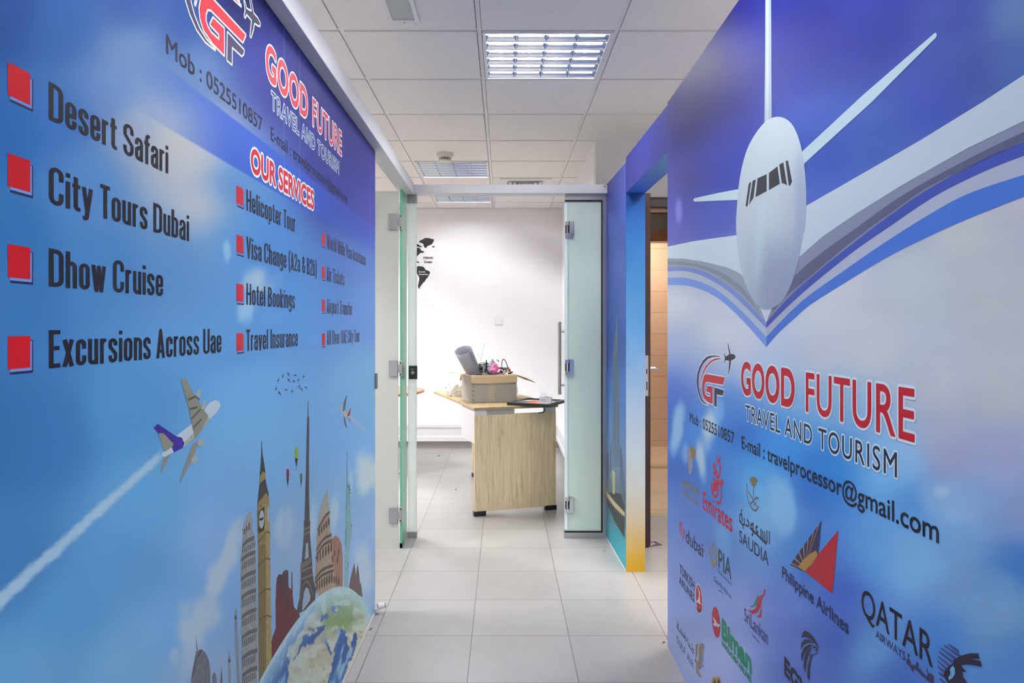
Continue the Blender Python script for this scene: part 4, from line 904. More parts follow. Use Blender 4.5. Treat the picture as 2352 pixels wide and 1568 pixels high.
rp('white_bird', [Z_3([(570,335),(585,370),(602,430),(603,500),(606,545),(625,578),(590,560),(552,535),(575,515),(590,470),(588,420)])], (210,214,228), 6, m)
rt('TURKISH', Z_3([(345,165)])[0], Z_3([(530,402)])[0], .033, NAVY, .0008, m)
rt('AIRLINES', Z_3([(338,298)])[0], Z_3([(530,550)])[0], .028, NAVY, .0008, m)
m = rp('airline_logo', [Z_3([(1436,370),(1428,440),(1405,480),(1385,512),(1368,600),(1335,665),(1290,696),(1250,685),(1205,635),(1270,652),(1318,605),(1338,510),(1365,465),(1408,442),(1415,400)]), Z_3([(1388,520),(1386,640),(1380,735),(1352,742),(1328,720),(1362,692),(1376,620)])], (190,52,66), 4)
rp('green_feather', [Z_3([(1358,454),(1330,520),(1308,592),(1268,612),(1238,598),(1282,582),(1308,520),(1330,470)])], (52,124,104), 4, m)
rt('SriLankan', Z_3([(1165,775)])[0], Z_3([(1468,1092)])[0], .036, (74,66,112), .0003, m)
rt('Airlines', Z_3([(1266,975)])[0], Z_3([(1360,1078)])[0], .010, (100,104,160), 0, m)
m = rp('airline_logo', [Z_3(ell(807,798,50,200,-5))], (186,52,68), 3)
rp('white_bird', [Z_3([(758,728),(785,752),(808,785),(825,815),(840,828),(848,818),(858,828),(836,868),(820,850),(800,842),(792,852),(770,825),(790,795),(775,765)])], (206,206,222), 4, m)
rt('Biman', Z_3([(885,985)])[0], Z_3([(1252,1448)])[0], .055, (44,132,100), .0046, m)
rt('BANGLADESH AIRLINES', Z_3([(880,1082)])[0], Z_3([(1252,1568)])[0], .0155, (44,130,100), .0010, m)
m = rp('airline_logo', [Z_3([(612,1060),(640,1068),(660,1090),(652,1140),(636,1200),(625,1300),(604,1402),(580,1390),(565,1330),(590,1240),(584,1150),(592,1090)]), Z_3([(545,1088),(583,1062),(575,1110),(568,1200),(560,1250),(546,1240),(548,1160)]), Z_3([(538,1252),(552,1258),(568,1300),(572,1390),(600,1455),(634,1502),(590,1478),(558,1440),(552,1360),(556,1320),(534,1298)])], (150,124,108), 4)
rs('feather_gap', [Z_3([(655,1090+i*36), (628-2*i, 1105+i*38)]) for i in range(8)], .0028, (140,154,196), 5, m)
rs('arabic_lettering', [Z_3(p) for p in ([(310,785),(322,820),(308,860),(320,880),(325,810)],[(322,880),(375,955),(370,880)],[(358,940),(362,870)],[(375,955),(410,1000),(405,930)],[(398,925),(400,985)],[(425,960),(418,1020),(432,1040),(440,990)],[(450,1010),(448,1080),(480,1130)],[(470,1060),(465,1110)],[(480,1130),(520,1195),(522,1150),(500,1130)],[(500,1140),(498,1060)])], .0040, NAVY, 4, m)
rt('GULF AIR', Z_3([(305,1045)])[0], Z_3([(518,1392)])[0], .027, (70,66,96), .0002, m, ls=1.3)
# leaping sail mark
m = rp('airline_logo', [[(1889,1195),(1853,1245),(1816,1297),(1851,1313),(1872,1290),(1882,1274)]], (52,44,84), 3)
rp('gold_sun', [[(1851,1312),(1835,1302),(1846,1286),(1862,1272),(1876,1264),(1881,1275),(1870,1292)]], (178,126,68), 4, m)
rp('gold_ray', [[(1852,1306), (x0, y0), (x1, y1)] for x0, y0, x1, y1 in ((1818,1299,1822,1300.5),(1817.5,1295,1819.5,1292),(1826,1283,1828.5,1279.5),(1836,1269,1838.5,1265.5),(1846,1255,1848.5,1251.5),(1857,1240,1860,1236),(1869,1223,1872,1219),(1881,1206,1884,1202))], (176,128,74), 4, m)
rp('red_sail', [[(1928,1217),(1921,1290),(1914,1363),(1851,1312),(1890,1262)]], (180,38,52), 4, m)
rt('Philippine Airlines', Z_3([(1648,228)])[0], Z_4([(138,952)])[0], .0265, (44,48,84), .0009, m)
# falcon head mark
m = rp('airline_logo', [Z_3(p) for p in ([(1935,903),(1990,925),(2045,985),(2090,1060),(2122,1142),(2060,1060),(2000,1005),(1945,985),(1890,990),(1908,930)],[(1884,1145),(1888,1070),(1930,1015),(1990,1015),(2062,1068),(1990,1055),(1930,1080)],[(1895,1302),(1888,1210),(1920,1125),(1985,1080),(2042,1085),(1970,1135),(1925,1205)],[(1945,1442),(1918,1370),(1926,1240),(1965,1145),(2030,1108),(2000,1180),(1965,1280)],[(2122,1185),(2070,1190),(2025,1250),(2003,1360),(1996,1542),(1965,1490),(1972,1360),(2000,1250),(2008,1190),(2030,1215)])], (48,44,62), 4)
rs('falcon_eye', [Z_3([(2040,1120),(2065,1108),(2092,1135),(2090,1160),(2070,1150)])], .004, (48,44,62), 4, m)
u0, z0 = RIGHT.uz(*Z_3([(1680,1448)])[0])
sign('lettering', RIGHT, 'EGYPTAIR', (u0, z0), (u0+.31, z0-.012), .038, pmat((44,42,58)), m, 4, bold=.0032, uz=True)
# antelope head mark
BURG = (46,34,52)
m = rp('airline_logo', [Z_4([(1345,1480),(1365,1405),(1425,1345),(1485,1308),(1535,1318),(1562,1340),(1605,1388),(1645,1432),(1590,1425),(1598,1490),(1640,1550),(1700,1640),(1450,1640),(1380,1530)])], BURG, 4)
rp('pale_blaze', [Z_4([(1428,1400),(1462,1345),(1490,1380),(1496,1450),(1462,1505),(1420,1532),(1408,1500),(1440,1450)])], (108,150,200), 5, m)
rs('horn', [Z_4([(1480,1315),(1560,1268),(1680,1230),(1800,1228)]), Z_4([(1530,1330),(1600,1302),(1700,1302),(1828,1328)])], .007, BURG, 5, m, curve=5)
rs('speed_line', [Z_4(p) for p in ([(1410,1076),(1545,1172)],[(1355,1090),(1580,1245)],[(1312,1126),(1510,1268)],[(1290,1172),(1462,1302)],[(1276,1230),(1420,1342)],[(1274,1290),(1380,1384)],[(1275,1360),(1360,1428)],[(1284,1430),(1352,1486)],[(1298,1510),(1380,1580)],[(1320,1580),(1400,1640)])], .0034, (66,62,110), 4, m, taper=(.6, 1.3))
rt('QATAR', Z_4([(305,690)])[0], Z_4([(1212,1375)])[0], .0485, (34,24,34), .0004, m)
rt('AIRWAYS', Z_4([(485,985)])[0], Z_4([(862,1288)])[0], .0135, (60,64,104), .0003, m)
rs('arabic_lettering', [Z_4(p) for p in ([(1215,1470),(1210,1568)],[(1190,1450),(1185,1540),(1150,1520)],[(1160,1440),(1150,1520),(1085,1460)],[(1130,1400),(1148,1412)],[(1090,1470),(1010,1390),(1060,1420),(1085,1470)],[(1020,1310),(1010,1390),(960,1360)],[(990,1345),(985,1390)],[(960,1340),(950,1390),(915,1330)],[(915,1330),(885,1310),(900,1265),(920,1300),(912,1335)],[(890,1208),(915,1222)],[(955,1400),(968,1410)])], .0052, (60,52,84), 4, m)
# golden twin arch mark at the foot
m = rp('airline_logo', [Z_3([(735,1660),(752,1530),(775,1490),(795,1488),(812,1512),(822,1488),(842,1484),(862,1520),(880,1660)])], (176,136,72), 4)
rp('dark_arch', [Z_3([(765,1660),(775,1545),(795,1518),(808,1560),(810,1660)]), Z_3([(822,1660),(826,1540),(842,1518),(856,1560),(862,1660)])], (56,54,74), 5, m)
# ------------------------------------------------------------------ blue lintel and pier beyond the doorway
_side = 'P'
A3, B3 = (.6705, 2.852), (.656, 3.746); C3 = (.640, 4.349)
ZT = 2.215
def lint():
    mb = MB(); t = Vector((.102, 0))
    q = [Vector(A3), Vector(B3), Vector(B3)+t, Vector(A3)+t]
    mb.add([(p.x, p.y, z) for z in (2.026, ZT) for p in q], [(0,1,2,3),(7,6,5,4),(0,4,5,1),(1,5,6,2),(2,6,7,3),(3,7,4,0)])
    o = mb.build('wall_lintel', pmat((42, 42, 112)))
    # printed soffit
    P_ = MB(); n = 14; cols = []
    for k in range(n+1):
        f = k/n
        for s in (0, 1): 
            P_.add([(A3[0]+(B3[0]-A3[0])*f+.1018*s+.0001, A3[1]+(B3[1]-A3[1])*f, 2.0255)], [])
            cols.append((lin(96-40*f), lin(150-62*f), lin(192), 1))
    P_.f = [(2*k, 2*k+1, 2*k+3, 2*k+2) for k in range(n)]; P_.mi = [0]*n
    s_ = P_.build('printed_soffit', vmat('P'), o, fix=False)
    at = s_.data.color_attributes.new('Col', 'FLOAT_COLOR', 'POINT'); at.data.foreach_set('color', np.array(cols, np.float32).ravel())
    tag(o, 'blue lintel over the doorway right of corridor', 'wall', kind='structure')
lint()
slab('wall_pier', (B3[0]+.001, B3[1]+.001), C3, .1, 0, ZT-.02, M_white, 'short pier of wall between doorway and glass partition', -1)
PIER = Plane((B3[0], B3[1]), (C3[0], C3[1]), 1)
PC = [(1388,440,(66,68,140)),(1420,420,(70,74,152)),(1436,480,(64,78,156)),(1395,600,(54,66,136)),(1430,600,(66,86,152)),(1395,780,(46,70,142)),(1430,780,(60,92,160)),(1395,900,(72,104,176)),(1430,900,(92,130,190)),(1395,1000,(96,124,176)),(1430,1050,(110,128,170)),(1395,1080,(120,128,150)),(1400,1150,(64,66,78)),(1430,1180,(70,66,70)),(1395,1190,(70,120,132)),(1405,1220,(66,160,176)),(1430,1260,(58,150,170)),(1436,1300,(70,160,176)),(1390,1120,(110,104,96))]
_b = PIER.base
def pier_col(U, Z):
    px, py = PIER.px(U, Z)
    c = idw(px, py, PC)
    return c
plen = (Vector(C3)-Vector(B3)).length
PIER.base = .0015
sp_ = sheet('wall_mural', PIER, np.linspace(0, plen, 24), np.linspace(.01, 2.19, 160), pier_col, vmat('P'), GAIN['P'])
tag(sp_, 'narrow city skyline mural with slender skyscraper beside glass panel', 'mural')
def pp(name, shapes, c, layer, parent=None): return polys(name, PIER, shapes, tmat(c, (60, 60, 90)), sp_ if parent is None else parent, layer)
tw = pp('skyscraper_print', [Z_P([(158,-60),(165,-200),(170,-60),(172,0),(172,160),(180,330),(182,700),(186,760),(178,830),(148,830),(128,860),(130,600),(136,450),(138,200),(146,0)])], (104,112,134), 3)
strokes('facade_line', PIER, [Z_P([(x, y0), (x+2, y1)]) for x, y0, y1 in ((146,200,800),(156,-40,840),(166,100,830),(174,400,800))], .012, pmat((78, 84, 104)), tw, 4)
pp('distant_tower_print', [Z_P([(76,640),(82,640),(84,860),(76,860)]), Z_P([(120,690),(128,680),(128,870),(118,870)]), Z_P([(184,690),(192,700),(200,760),(206,860),(214,1010),(214,1060),(184,930)]), Z_P([(100,750),(110,740),(112,900),(100,900)])], (84,92,112), 3)
pp('dark_quay_print', [Z_P([(72,960),(96,1000),(150,1000),(190,1010),(215,1090),(215,1300),(150,1190),(104,1080),(72,1000)])], (60,54,56), 3)
br = pp('bridge_print', [Z_P([(132,850),(152,866),(150,1010),(138,1010)]), Z_P([(72,935),(104,1000),(150,1060),(215,1130),(215,1160),(150,1096),(104,1035),(72,975)])], (176,150,112), 4)
strokes('bridge_rail', PIER, [Z_P([(100+k*12, 1005+k*13), (100+k*12, 1052+k*14)]) for k in range(9)], .006, pmat((186, 176, 160)), br, 5)
strokes('torn_edge', PIER, [Z_P([(167,195),(166,420),(165,560),(163,680)])], .007, pmat((140, 144, 160)), sp_, 5, taper=(.3, 1.4))
# jamb face looking up the corridor
JA, JB = (B3[0], B3[1]), (B3[0]+.1025, B3[1])
JAMB = Plane(JA, JB, -1)
JC = [(447,(30,64,124)),(520,(36,78,134)),(640,(60,104,152)),(760,(92,130,176)),(860,(134,152,186)),(940,(168,170,190)),(1040,(190,184,192)),(1120,(200,184,178)),(1200,(204,168,140)),(1260,(208,154,84)),(1300,(210,146,44)),(1330,(210,146,40))]
def jamb_col(U, Z):
    px, py = JAMB.px(U, Z)
    return np.stack([np.interp(py, [k[0] for k in JC], [k[1][i] for k in JC]) for i in range(3)], -1)+(fbm(px*.05, py*.012, 3)-.45)[..., None]*10
JAMB.base = .0008
o = sheet('wall_jamb', JAMB, np.linspace(0, .1025, 6), np.linspace(0, 2.026, 90), jamb_col, vmat('P'), GAIN['P'])
tag(o, 'doorway jamb printed from blue sky down to yellow sand', 'wall', kind='structure')
# white aluminium rails over the left mural and across the glass front
tag(MB().box((-.63, -.6, 2.121), (-.549, 4.30, 2.192)).build('trim_5', M_alu, bevel=.002), 'white aluminium rail along top of left mural', 'rail', kind='structure')
t6 = MB().box((-.63, 4.301, 2.129), (.639, 4.40, 2.182)).build('trim_6', M_alu, bevel=.002); tag(t6, 'white aluminium rail across the top of glass entrance', 'rail', kind='structure')
mb = MB(); mb.cyl((.622, 4.3005, 2.17), (.622, 4.299, 2.17), .004, 10); mb.build('screw', M_black, t6)
tag(box('trim_7', (XL+.002, -.6, 0), (XL+.011, 3.2305, .011), M_skirt), 'aluminium floor strip at the foot of left mural', 'strip', kind='structure')
tag(box('trim_8', (-.602, 3.231, 0), (-.594, 3.2345, 2.12), M_alu), 'aluminium end strip of the left mural', 'strip', kind='structure')
# ------------------------------------------------------------------ glass front
def pane(name, a, b, m, parent, edges='xyz'):
    """glass sheet: broad faces frosted, cut edges green"""
    mb = MB().box(a, b); s = [abs(b[i]-a[i]) for i in range(3)]; thin = s.index(min(s))
    for k, f in enumerate(mb.f):
        p = [Vector(mb.v[i]) for i in f]; n = (p[1]-p[0]).cross(p[2]-p[1]); ax = max(range(3), key=lambda i: abs(n[i]))
        mb.mi[k] = 0 if ax == thin else 1
    return mb.build(name, [m, M_edge], parent)
# door of the left room, standing open square to the corridor
d2 = thing('door_2', (-.62, 4.13, 0), 'frosted glass door standing open left of the far room entrance', 'door', kind='structure')
pane('glass_leaf', (-1.42, 4.122, .012), (-.618, 4.132, 2.105), M_frostw, d2)
def hinge(z, parent, plate, fin):
    h = MB(); h.box((-.672, 4.112, z-.047), (-.621, 4.142, z+.047)); h.box((-.628, 4.116, z-.022), (-.598, 4.138, z+.022))
    h.box((-.612, 4.118, z-.045), (-.5935, 4.156, z+.045))
    o = h.build('hinge', M_satin, parent, .002)
    mb = MB()
    for s in (-.034, .034): mb.cyl((-.604, 4.1176, z+s), (-.604, 4.1165, z+s), .0045, 10)
    mb.build('hinge_screw', M_black, o)
for py in (510, 846, 1181): hinge(EYE-(py-CY)*4.13/FPX, d2, 0, 0)
# fixed glass on both sides of the corner
f1 = thing('glass_panel', (-.6, 4.24, 0), 'narrow green edged fixed glass fin carrying three metal hinges', 'glass panel')
pane('glass_sheet', (-.611, 4.145, .004), (-.599, 4.352, 2.121), M_frostg, f1)
box('floor_clip', (-.613, 4.145, 0), (-.597, 4.2, .03), mat('green_clip', (60, 84, 76), .3, .4), f1)
f2 = thing('glass_panel', (-.565, 4.355, 0), 'white frosted fixed panel with black lock box, left of entrance', 'glass panel')
pane('glass_sheet', (-.592, 4.352, .036), (-.538, 4.364, 2.1), frosted('white_film_glass', (248, 249, 249), .65), f2)
box('floor_shoe', (-.597, 4.345, 0), (-.536, 4.371, .038), M_steel, f2, .001)
box('top_clamp', (-.597, 4.345, 2.075), (-.534, 4.371, 2.129), M_steel, f2, .001)
lb = box('lock_box', (-.585, 4.335, .985), (-.533, 4.352, 1.068), M_black, f2, .003)
mb = MB(); mb.cyl((-.56, 4.336, 1.026), (-.56, 4.333, 1.026), .011, 16); mb.box((-.572, 4.3335, 1.045), (-.552, 4.3355, 1.049)); mb.build('lock_cylinder', M_satin, lb)
# strike plate on the mural end
st = thing('strike_plate', (-.598, 3.236, 0), 'small steel strike plate on the end of left mural', 'lock plate')
mb = MB(); mb.box((-.594, 3.205, 1.023), (-.588, 3.245, 1.095)); mb.box((-.588, 3.235, 1.023), (-.581, 3.245, 1.095)); mb.build('plate', M_steel, st, .001)
# right fixed panel in a steel frame
f3 = thing('glass_panel', (.51, 4.36, 0), 'tall frosted panel in black edged steel frame, right of entrance', 'glass panel')
XP0, XP1 = .381, .640
pane('glass_sheet', (XP0, 4.354, .042), (XP1-.032, 4.364, 2.086), M_frost, f3)
mb = MB(); mb.box((XP1-.024, 4.34, 0), (XP1-.0005, 4.38, 2.1285)); mb.box((XP0+.003, 4.34, 2.095), (XP1-.024, 4.38, 2.1285)); mb.box((XP0-.002, 4.34, 0), (XP1-.024, 4.38, .034))
mb.build('steel_frame', M_steel, f3, .001)
mb = MB(); mb.box((XP1-.033, 4.346, .034), (XP1-.024, 4.372, 2.095)); mb.box((XP0+.003, 4.346, 2.085), (XP1-.033, 4.372, 2.095)); mb.box((XP0, 4.346, .034), (XP1-.033, 4.372, .043))
mb.build('gasket', M_rubber, f3)
box('edge_seal', (XP0-.001, 4.3515, .05), (XP0+.019, 4.354, 2.08), mat('clear_seal', (226, 238, 236), .25), f3)
box('seal_line', (XP0+.019, 4.352, .05), (XP0+.0215, 4.354, 2.08), mat('teal_seal', (110, 150, 150), .3), f3)
# entrance door swung right back into the far room
d3 = thing('door_3', (.378, 4.366, 0), 'glass entrance door seen edge on, opened into the far room', 'door', kind='structure')
ang = math.atan2(.085, .90); RD = Matrix.Translation((.388, 4.372, 0)) @ Matrix.Rotation(-ang, 4, 'Z')
def dpane():
    mb = MB().box((-.005, 0, .012), (.005, .905, 2.1), RD)
    for k in range(6): mb.mi[k] = 0 if k in (3, 5) else 1
    mb.build('glass_leaf', [M_clear, M_edge], d3)
dpane()
for py in (527, 843, 1158):
    z = EYE-(py-CY)*4.354/FPX; h = MB()
    h.box((.408, 4.334, z-.047), (.436, 4.3535, z+.047)); h.box((.383, 4.334, z+.024), (.408, 4.3535, z+.047)); h.box((.383, 4.334, z-.047), (.408, 4.3535, z-.024)); h.box((.384, 4.366, z-.028), (.398, 4.42, z+.028))
    o = h.build('hinge', M_chrome, d3, .002)
    box('hinge_slot', (.384, 4.3505, z-.0235), (.4078, 4.3535, z+.0235), M_black, o)
    MB().cyl((.398, 4.343, z-.024), (.398, 4.343, z+.024), .006, 14).build('hinge_pin', M_chrome, o, smooth=50)
mb = MB(); hx, hy = -.048, .80
mb.tube([RD @ Vector((hx, hy, .81)), RD @ Vector((hx, hy, 1.345))], .0125, 14)
for z in (.88, 1.275): mb.cyl(RD @ Vector((hx, hy, z)), RD @ Vector((-.004, hy, z)), .008, 10); mb.cyl(RD @ Vector((.006, hy, z)), RD @ Vector((.014, hy, z)), .013, 12)
mb.build('pull_handle', M_steel, d3, smooth=40)
# round glossy door stop at the mural foot
s = thing('door_stop', (-.573, 3.17, .011), 'white round door stop on floor at mural end', 'door stop')
dsx, dsy = -.572, 3.19
MB().cyl((dsx, dsy, .012), (dsx, dsy, .03), .009, 16, .013).build('base', M_white, s, smooth=40)
mb = MB(); mb.cyl((dsx, dsy, .038), (dsx+.028, dsy+.012, .038), .016, 20, .013); mb.build('cup', mat('cream_plastic', (214, 210, 204), .4), s, .001, smooth=40)
mb = MB(); mb.cyl((dsx+.028, dsy+.012, .038), (dsx+.032, dsy+.014, .038), .011, 16); mb.build('rubber_pad', mat('grey_rubber', (120, 122, 136), .6), s)
# small litter on the floor
M_lit = mat('brown_litter', (120, 98, 60), .7); M_lit2 = mat('dark_litter', (70, 66, 64), .7)
def scrap(px, py, w_, l_, m, label, group, ang_=0.4):
    d = FPX*EYE/(py-CY); p = P(px, py, d); R = Matrix.Translation((p.x, p.y, .0005)) @ Matrix.Rotation(ang_, 4, 'Z')
    mb = MB(); mb.add([R @ Vector(q) for q in ((-l_,-w_,0),(l_,-w_*.6,0),(l_*.8,w_,0),(-l_*.7,w_*.8,0),(-l_,-w_,.003),(l_,-w_*.6,.005),(l_*.8,w_,.004),(-l_*.7,w_*.8,.002))], [(3,2,1,0),(4,5,6,7),(0,1,5,4),(1,2,6,5),(2,3,7,6),(3,0,4,7)])
    o = mb.build('floor_scrap', m)
    tag(o, label, 'litter', group)
scrap(851, 1446, .003, .011, M_lit, 'brown crumb on floor just right of left mural foot', 'crumbs by the left mural', 1.2)
scrap(842, 1443, .003, .007, M_lit, 'small brown crumb touching left mural foot strip', 'crumbs by the left mural', .6)
scrap(1388, 1264, .006, .008, mat('tan_litter', (186, 166, 140), .7), 'tan crumb on floor before the city mural', None, .2)
scrap(1008, 1047, .004, .014, M_lit2, 'dark sliver on the far room floor left of desk', None, .1)
scrap(1047, 1124.5, .004, .006, M_lit2, 'dark speck on tiles left of wooden desk side', None, .3)
scrap(1524, 1476, .003, .005, M_lit2, 'black speck at foot of the right mural', None, .3)
# ------------------------------------------------------------------ ceiling fittings
M_tube = emit('lit_tube', TUBE_COL, TUBE['corridor'])
M_tubes = {k: emit('lit_tube_'+k, TUBE_COL, v) for k, v in TUBE.items()}
M_refl = mat('fitting_reflector', (222, 224, 230), .4)
M_louv = mat('mirror_louvre', (200, 204, 216), .16, 1.0)
LIGHT_GROUP = 'louvred ceiling lights'
def make_light(i, j, label):
    x0, y0 = GX+.6*i, GY+.6*j
    r = thing('ceiling_light', (x0+.3, y0+.3, ZC), label, 'ceiling light', LIGHT_GROUP)
    a, b = .0125, .5875; e = .014; mb = MB()
    for q in (((a,a),(b,a+e)),((a,b-e),(b,b)),((a,a+e),(a+e,b-e)),((b-e,a+e),(b,b-e))): mb.box((x0+q[0][0], y0+q[0][1], ZC-.004), (x0+q[1][0], y0+q[1][1], ZC+.008))
    mb.build('frame', mat('white_enamel', (225, 226, 228), .35), r)
    mb = MB(); zt = ZC+.075
    mb.box((x0+a, y0+a, zt), (x0+b, y0+b, zt+.004))
    for q in (((a,a),(a+.006,b)),((b-.006,a),(b,b)),((a,a),(b,a+.006)),((a,b-.006),(b,b))): mb.box((x0+q[0][0], y0+q[0][1], ZC+.008), (x0+q[1][0], y0+q[1][1], zt))
    mb.build('housing', M_refl, r)
    A, B = a+e, b-e; W = B-A; mb = MB(); h = .0215
    for k in range(7):                                       # curved cross blades
        y = y0+A+W*k/6
        prof = [(-.0008, 0), (-.0022, .4*h), (-.0055, .75*h), (-.009, h), (.009, h), (.0055, .75*h), (.0022, .4*h), (.0008, 0)]
        v = [(x0+A, y+p, ZC-.002+q) for p, q in prof]+[(x0+B, y+p, ZC-.002+q) for p, q in prof]; n = 8
        mb.add(v, [(i2, (i2+1) % n, n+(i2+1) % n, n+i2) for i2 in range(n)]+[tuple(range(n)), tuple(range(15, 7, -1))])
    for k in range(5):
        x = x0+A+W*k/4
        prof = [(-.0009, 0), (-.004, .5*h), (-.012, h), (.012, h), (.004, .5*h), (.0009, 0)]
        v = [(x+p, y0+A, ZC-.003+q) for p, q in prof]+[(x+p, y0+B, ZC-.003+q) for p, q in prof]; n = 6
        mb.add(v, [(i2, (i2+1) % n, n+(i2+1) % n, n+i2) for i2 in range(n)]+[tuple(range(n)), tuple(range(11, 5, -1))])
    mb.build('louvre', M_louv, r, smooth=60)
    for k in range(4):
        x = x0+A+W*(k+.5)/4
        MB().cyl((x, y0+.035, ZC+.05), (x, y0+.565, ZC+.05), .009, 10).build('tube', M_tube, r, smooth=50)
    return r
L0 = make_light(0, 0, 'bright louvred ceiling light directly over the corridor')
def copy_tree(o, delta, parent=None):
    c = o.copy(); COL.objects.link(c)
    if parent is None: c.location = o.location+Vector(delta)
    else: c.parent = parent
    for ch in o.children: copy_tree(ch, delta, c)
    return c
for (i, j), lb_ in {(-1, 4): 'louvred ceiling light beside the smoke detector', (-1, 6): 'louvred ceiling light seen just below the aluminium rail',
                    (0, -3): 'unseen louvred ceiling light added between the murals above the viewer', (0, -7): 'louvred ceiling light behind the viewer', (0, -10): 'unseen louvred ceiling light added farthest behind the viewer', (-3, 3): 'unseen louvred ceiling light added behind the frosted door', (-3, -7): 'louvred ceiling light behind viewer on the left',  # some of these unseen lights are added to brighten the murals and far room
                    (-4, 0): 'louvred ceiling light over the left room', (-4, 5): 'louvred ceiling light at far end of left room', (-4, -5): 'louvred ceiling light at near end of left room',
                    (2, -8): 'louvred ceiling light behind viewer on the right', (2, -3): 'louvred ceiling light right of the jet mural', (2, 0): 'unseen louvred ceiling light added before the mahogany door'}.items():  # unseen light before the mahogany door is added to brighten that wall
    c = copy_tree(L0, (.6*i, .6*j, 0)); c['label'] = lb_
    for ch in c.children:
        if ch.name.startswith('tube'):
            ch.material_slots[0].link = 'OBJECT'; ch.material_slots[0].material = M_tubes[{(-1, 4): 'far', (-1, 6): 'end', (0, -3): 'mid', (2, 0): 'side'}.get((i, j), 'rest')]
# slim recessed fitting near the viewer
sx0, sx1, sy1 = -.478, -.352, 2.955
s = thing('slim_light', ((sx0+sx1)/2, 2.7, ZC), 'slim recessed unlit fitting at top left of ceiling', 'ceiling light')
mb = MB(); e = .016
for q in (((sx0, 2.35), (sx0+e, sy1)), ((sx1-e, 2.35), (sx1, sy1)), ((sx0+e, sy1-e*1.8), (sx1-e, sy1)), ((sx0+e, 2.35), (sx1-e, 2.35+e))): mb.box((q[0][0], q[0][1], ZC-.008), (q[1][0], q[1][1], ZC-.0005))
mb.build('frame', mat('white_enamel', (225, 226, 228), .35), s, .001)
MB().box((sx0+e, 2.35+e, ZC-.0045), (sx1-e, sy1-e*1.8, ZC-.0008)).build('diffuser', mat('grey_diffuser', (170, 176, 176), .25, bump=(60, .3)), s)
mb = MB(); mb.cyl(((sx0+sx1)/2, sy1-.012, ZC-.008), ((sx0+sx1)/2, sy1-.012, ZC-.0095), .004, 8); mb.build('screw', M_satin, s)
# smoke detector
sd = P(1022, 352, 5.2); sx_, sy_ = sd.x, 5.2
s = thing('smoke_detector', (sx_, sy_, ZC), 'cream round smoke detector on the ceiling', 'smoke detector')
M_cream = mat('cream_enamel', (212, 208, 194), .4)
MB().lathe([(0, 0), (.062, 0), (.064, -.012), (.058, -.026), (.046, -.032), (.044, -.034), (0, -.034)], (sx_, sy_, ZC), 36).build('base', M_cream, s, smooth=40)
MB().lathe([(0, -.034), (.036, -.034), (.036, -.052), (0, -.052)], (sx_, sy_, ZC), 28).build('vent_ring', M_rubber, s)
mb = MB()
for k in range(14):
    a = 2*math.pi*k/14; c = Vector((sx_+.040*math.cos(a), sy_+.040*math.sin(a), ZC-.043)); R = Matrix.Translation(c) @ Matrix.Rotation(a, 4, 'Z'); mb.box((-.005, -.002, -.0095), (.005, .002, .0095), R)
mb.lathe([(.034, -.0425), (.046, -.0425), (.046, -.0445), (.034, -.0445)], (sx_, sy_, ZC), 28)
mb.lathe([(0, -.052), (.046, -.052), (.043, -.059), (.03, -.063), (0, -.064)], (sx_, sy_, ZC), 32)
mb.build('cap', M_cream, s, smooth=40)
# square supply diffuser
vx, vy = .195, 6.30
s = thing('air_diffuser', (vx, vy, ZC), 'white square air diffuser above the glass entrance', 'air vent')
M_vent = mat('white_enamel', (225, 226, 228), .35)
def sqring(mb, r0, z0, r1, z1):
    v = [(vx+sx2*r, vy+sy2*r, ZC+z) for r, z in ((r0, z0), (r1, z1)) for sx2, sy2 in ((-1,-1),(1,-1),(1,1),(-1,1))]
    mb.add(v, [(k, (k+1) % 4, 4+(k+1) % 4, 4+k) for k in range(4)])
mb = MB(); sqring(mb, .225, -.001, .225, -.010); sqring(mb, .225, -.010, .165, -.010); sqring(mb, .165, -.010, .15, .0); mb.build('frame', M_vent, s, fix=False)
for r in (.145, .105, .065):
    mb = MB(); sqring(mb, r, -.014, r-.03, .004); sqring(mb, r-.001, -.0155, r-.031, .0025); sqring(mb, r, -.014, r-.001, -.0155); mb.build('cone', M_vent, s, fix=False)
box('blade', (vx-.03, vy-.03, ZC-.012), (vx+.03, vy+.03, ZC-.010), M_vent, s)
box('duct_throat', (vx-.15, vy-.15, ZC-.0012), (vx+.15, vy+.15, ZC-.0004), mat('duct_grey', (130, 130, 134), .8), s)
# ------------------------------------------------------------------ desk
TH = math.radians(18); DO = Vector((-.198, 4.837, 0))
DM = Matrix.Translation(DO) @ Matrix.Rotation(TH, 4, 'Z')    # local x: short side, local y: long side
desk = thing('office_desk', DO+Vector((.1, .6, 0)), 'oak laminate office desk with raised top in far room', 'desk')
def dbox(name, a, b, m, parent=desk, bevel=0): return box(name, a, b, m, parent, bevel, DM)
def local_wood(o):   # grain follows the board, not the room
    return o
dbox('tabletop', (-.005, -.006, .734), (.62, 1.285, .751), M_woodtop, bevel=.0015)
dbox('side_panel', (0, 0, .03), (.605, .025, .698), M_wood, bevel=.001)
dbox('side_panel', (.33, 1.235, .03), (.605, 1.26, .698), M_wood, bevel=.001)
for (a, b) in (((-.004, -.006), (.082, .031)), ((.523, -.006), (.609, .031)), ((.326, 1.229), (.40, 1.266)), ((.535, 1.229), (.609, 1.266))):
    dbox('foot_cap', (a[0], a[1], 0), (b[0], b[1], .034), M_black, bevel=.002)
M_greyp = mat('pale_grey_laminate', (206, 202, 206), .45)
dbox('drawer_unit', (.004, .027, .497), (.30, .37, .733), M_greyp, bevel=.001)
for a in (.0, .515): dbox('spacer', (a+.001, .002, .698), (a+.088, .024, .734), M_alu)
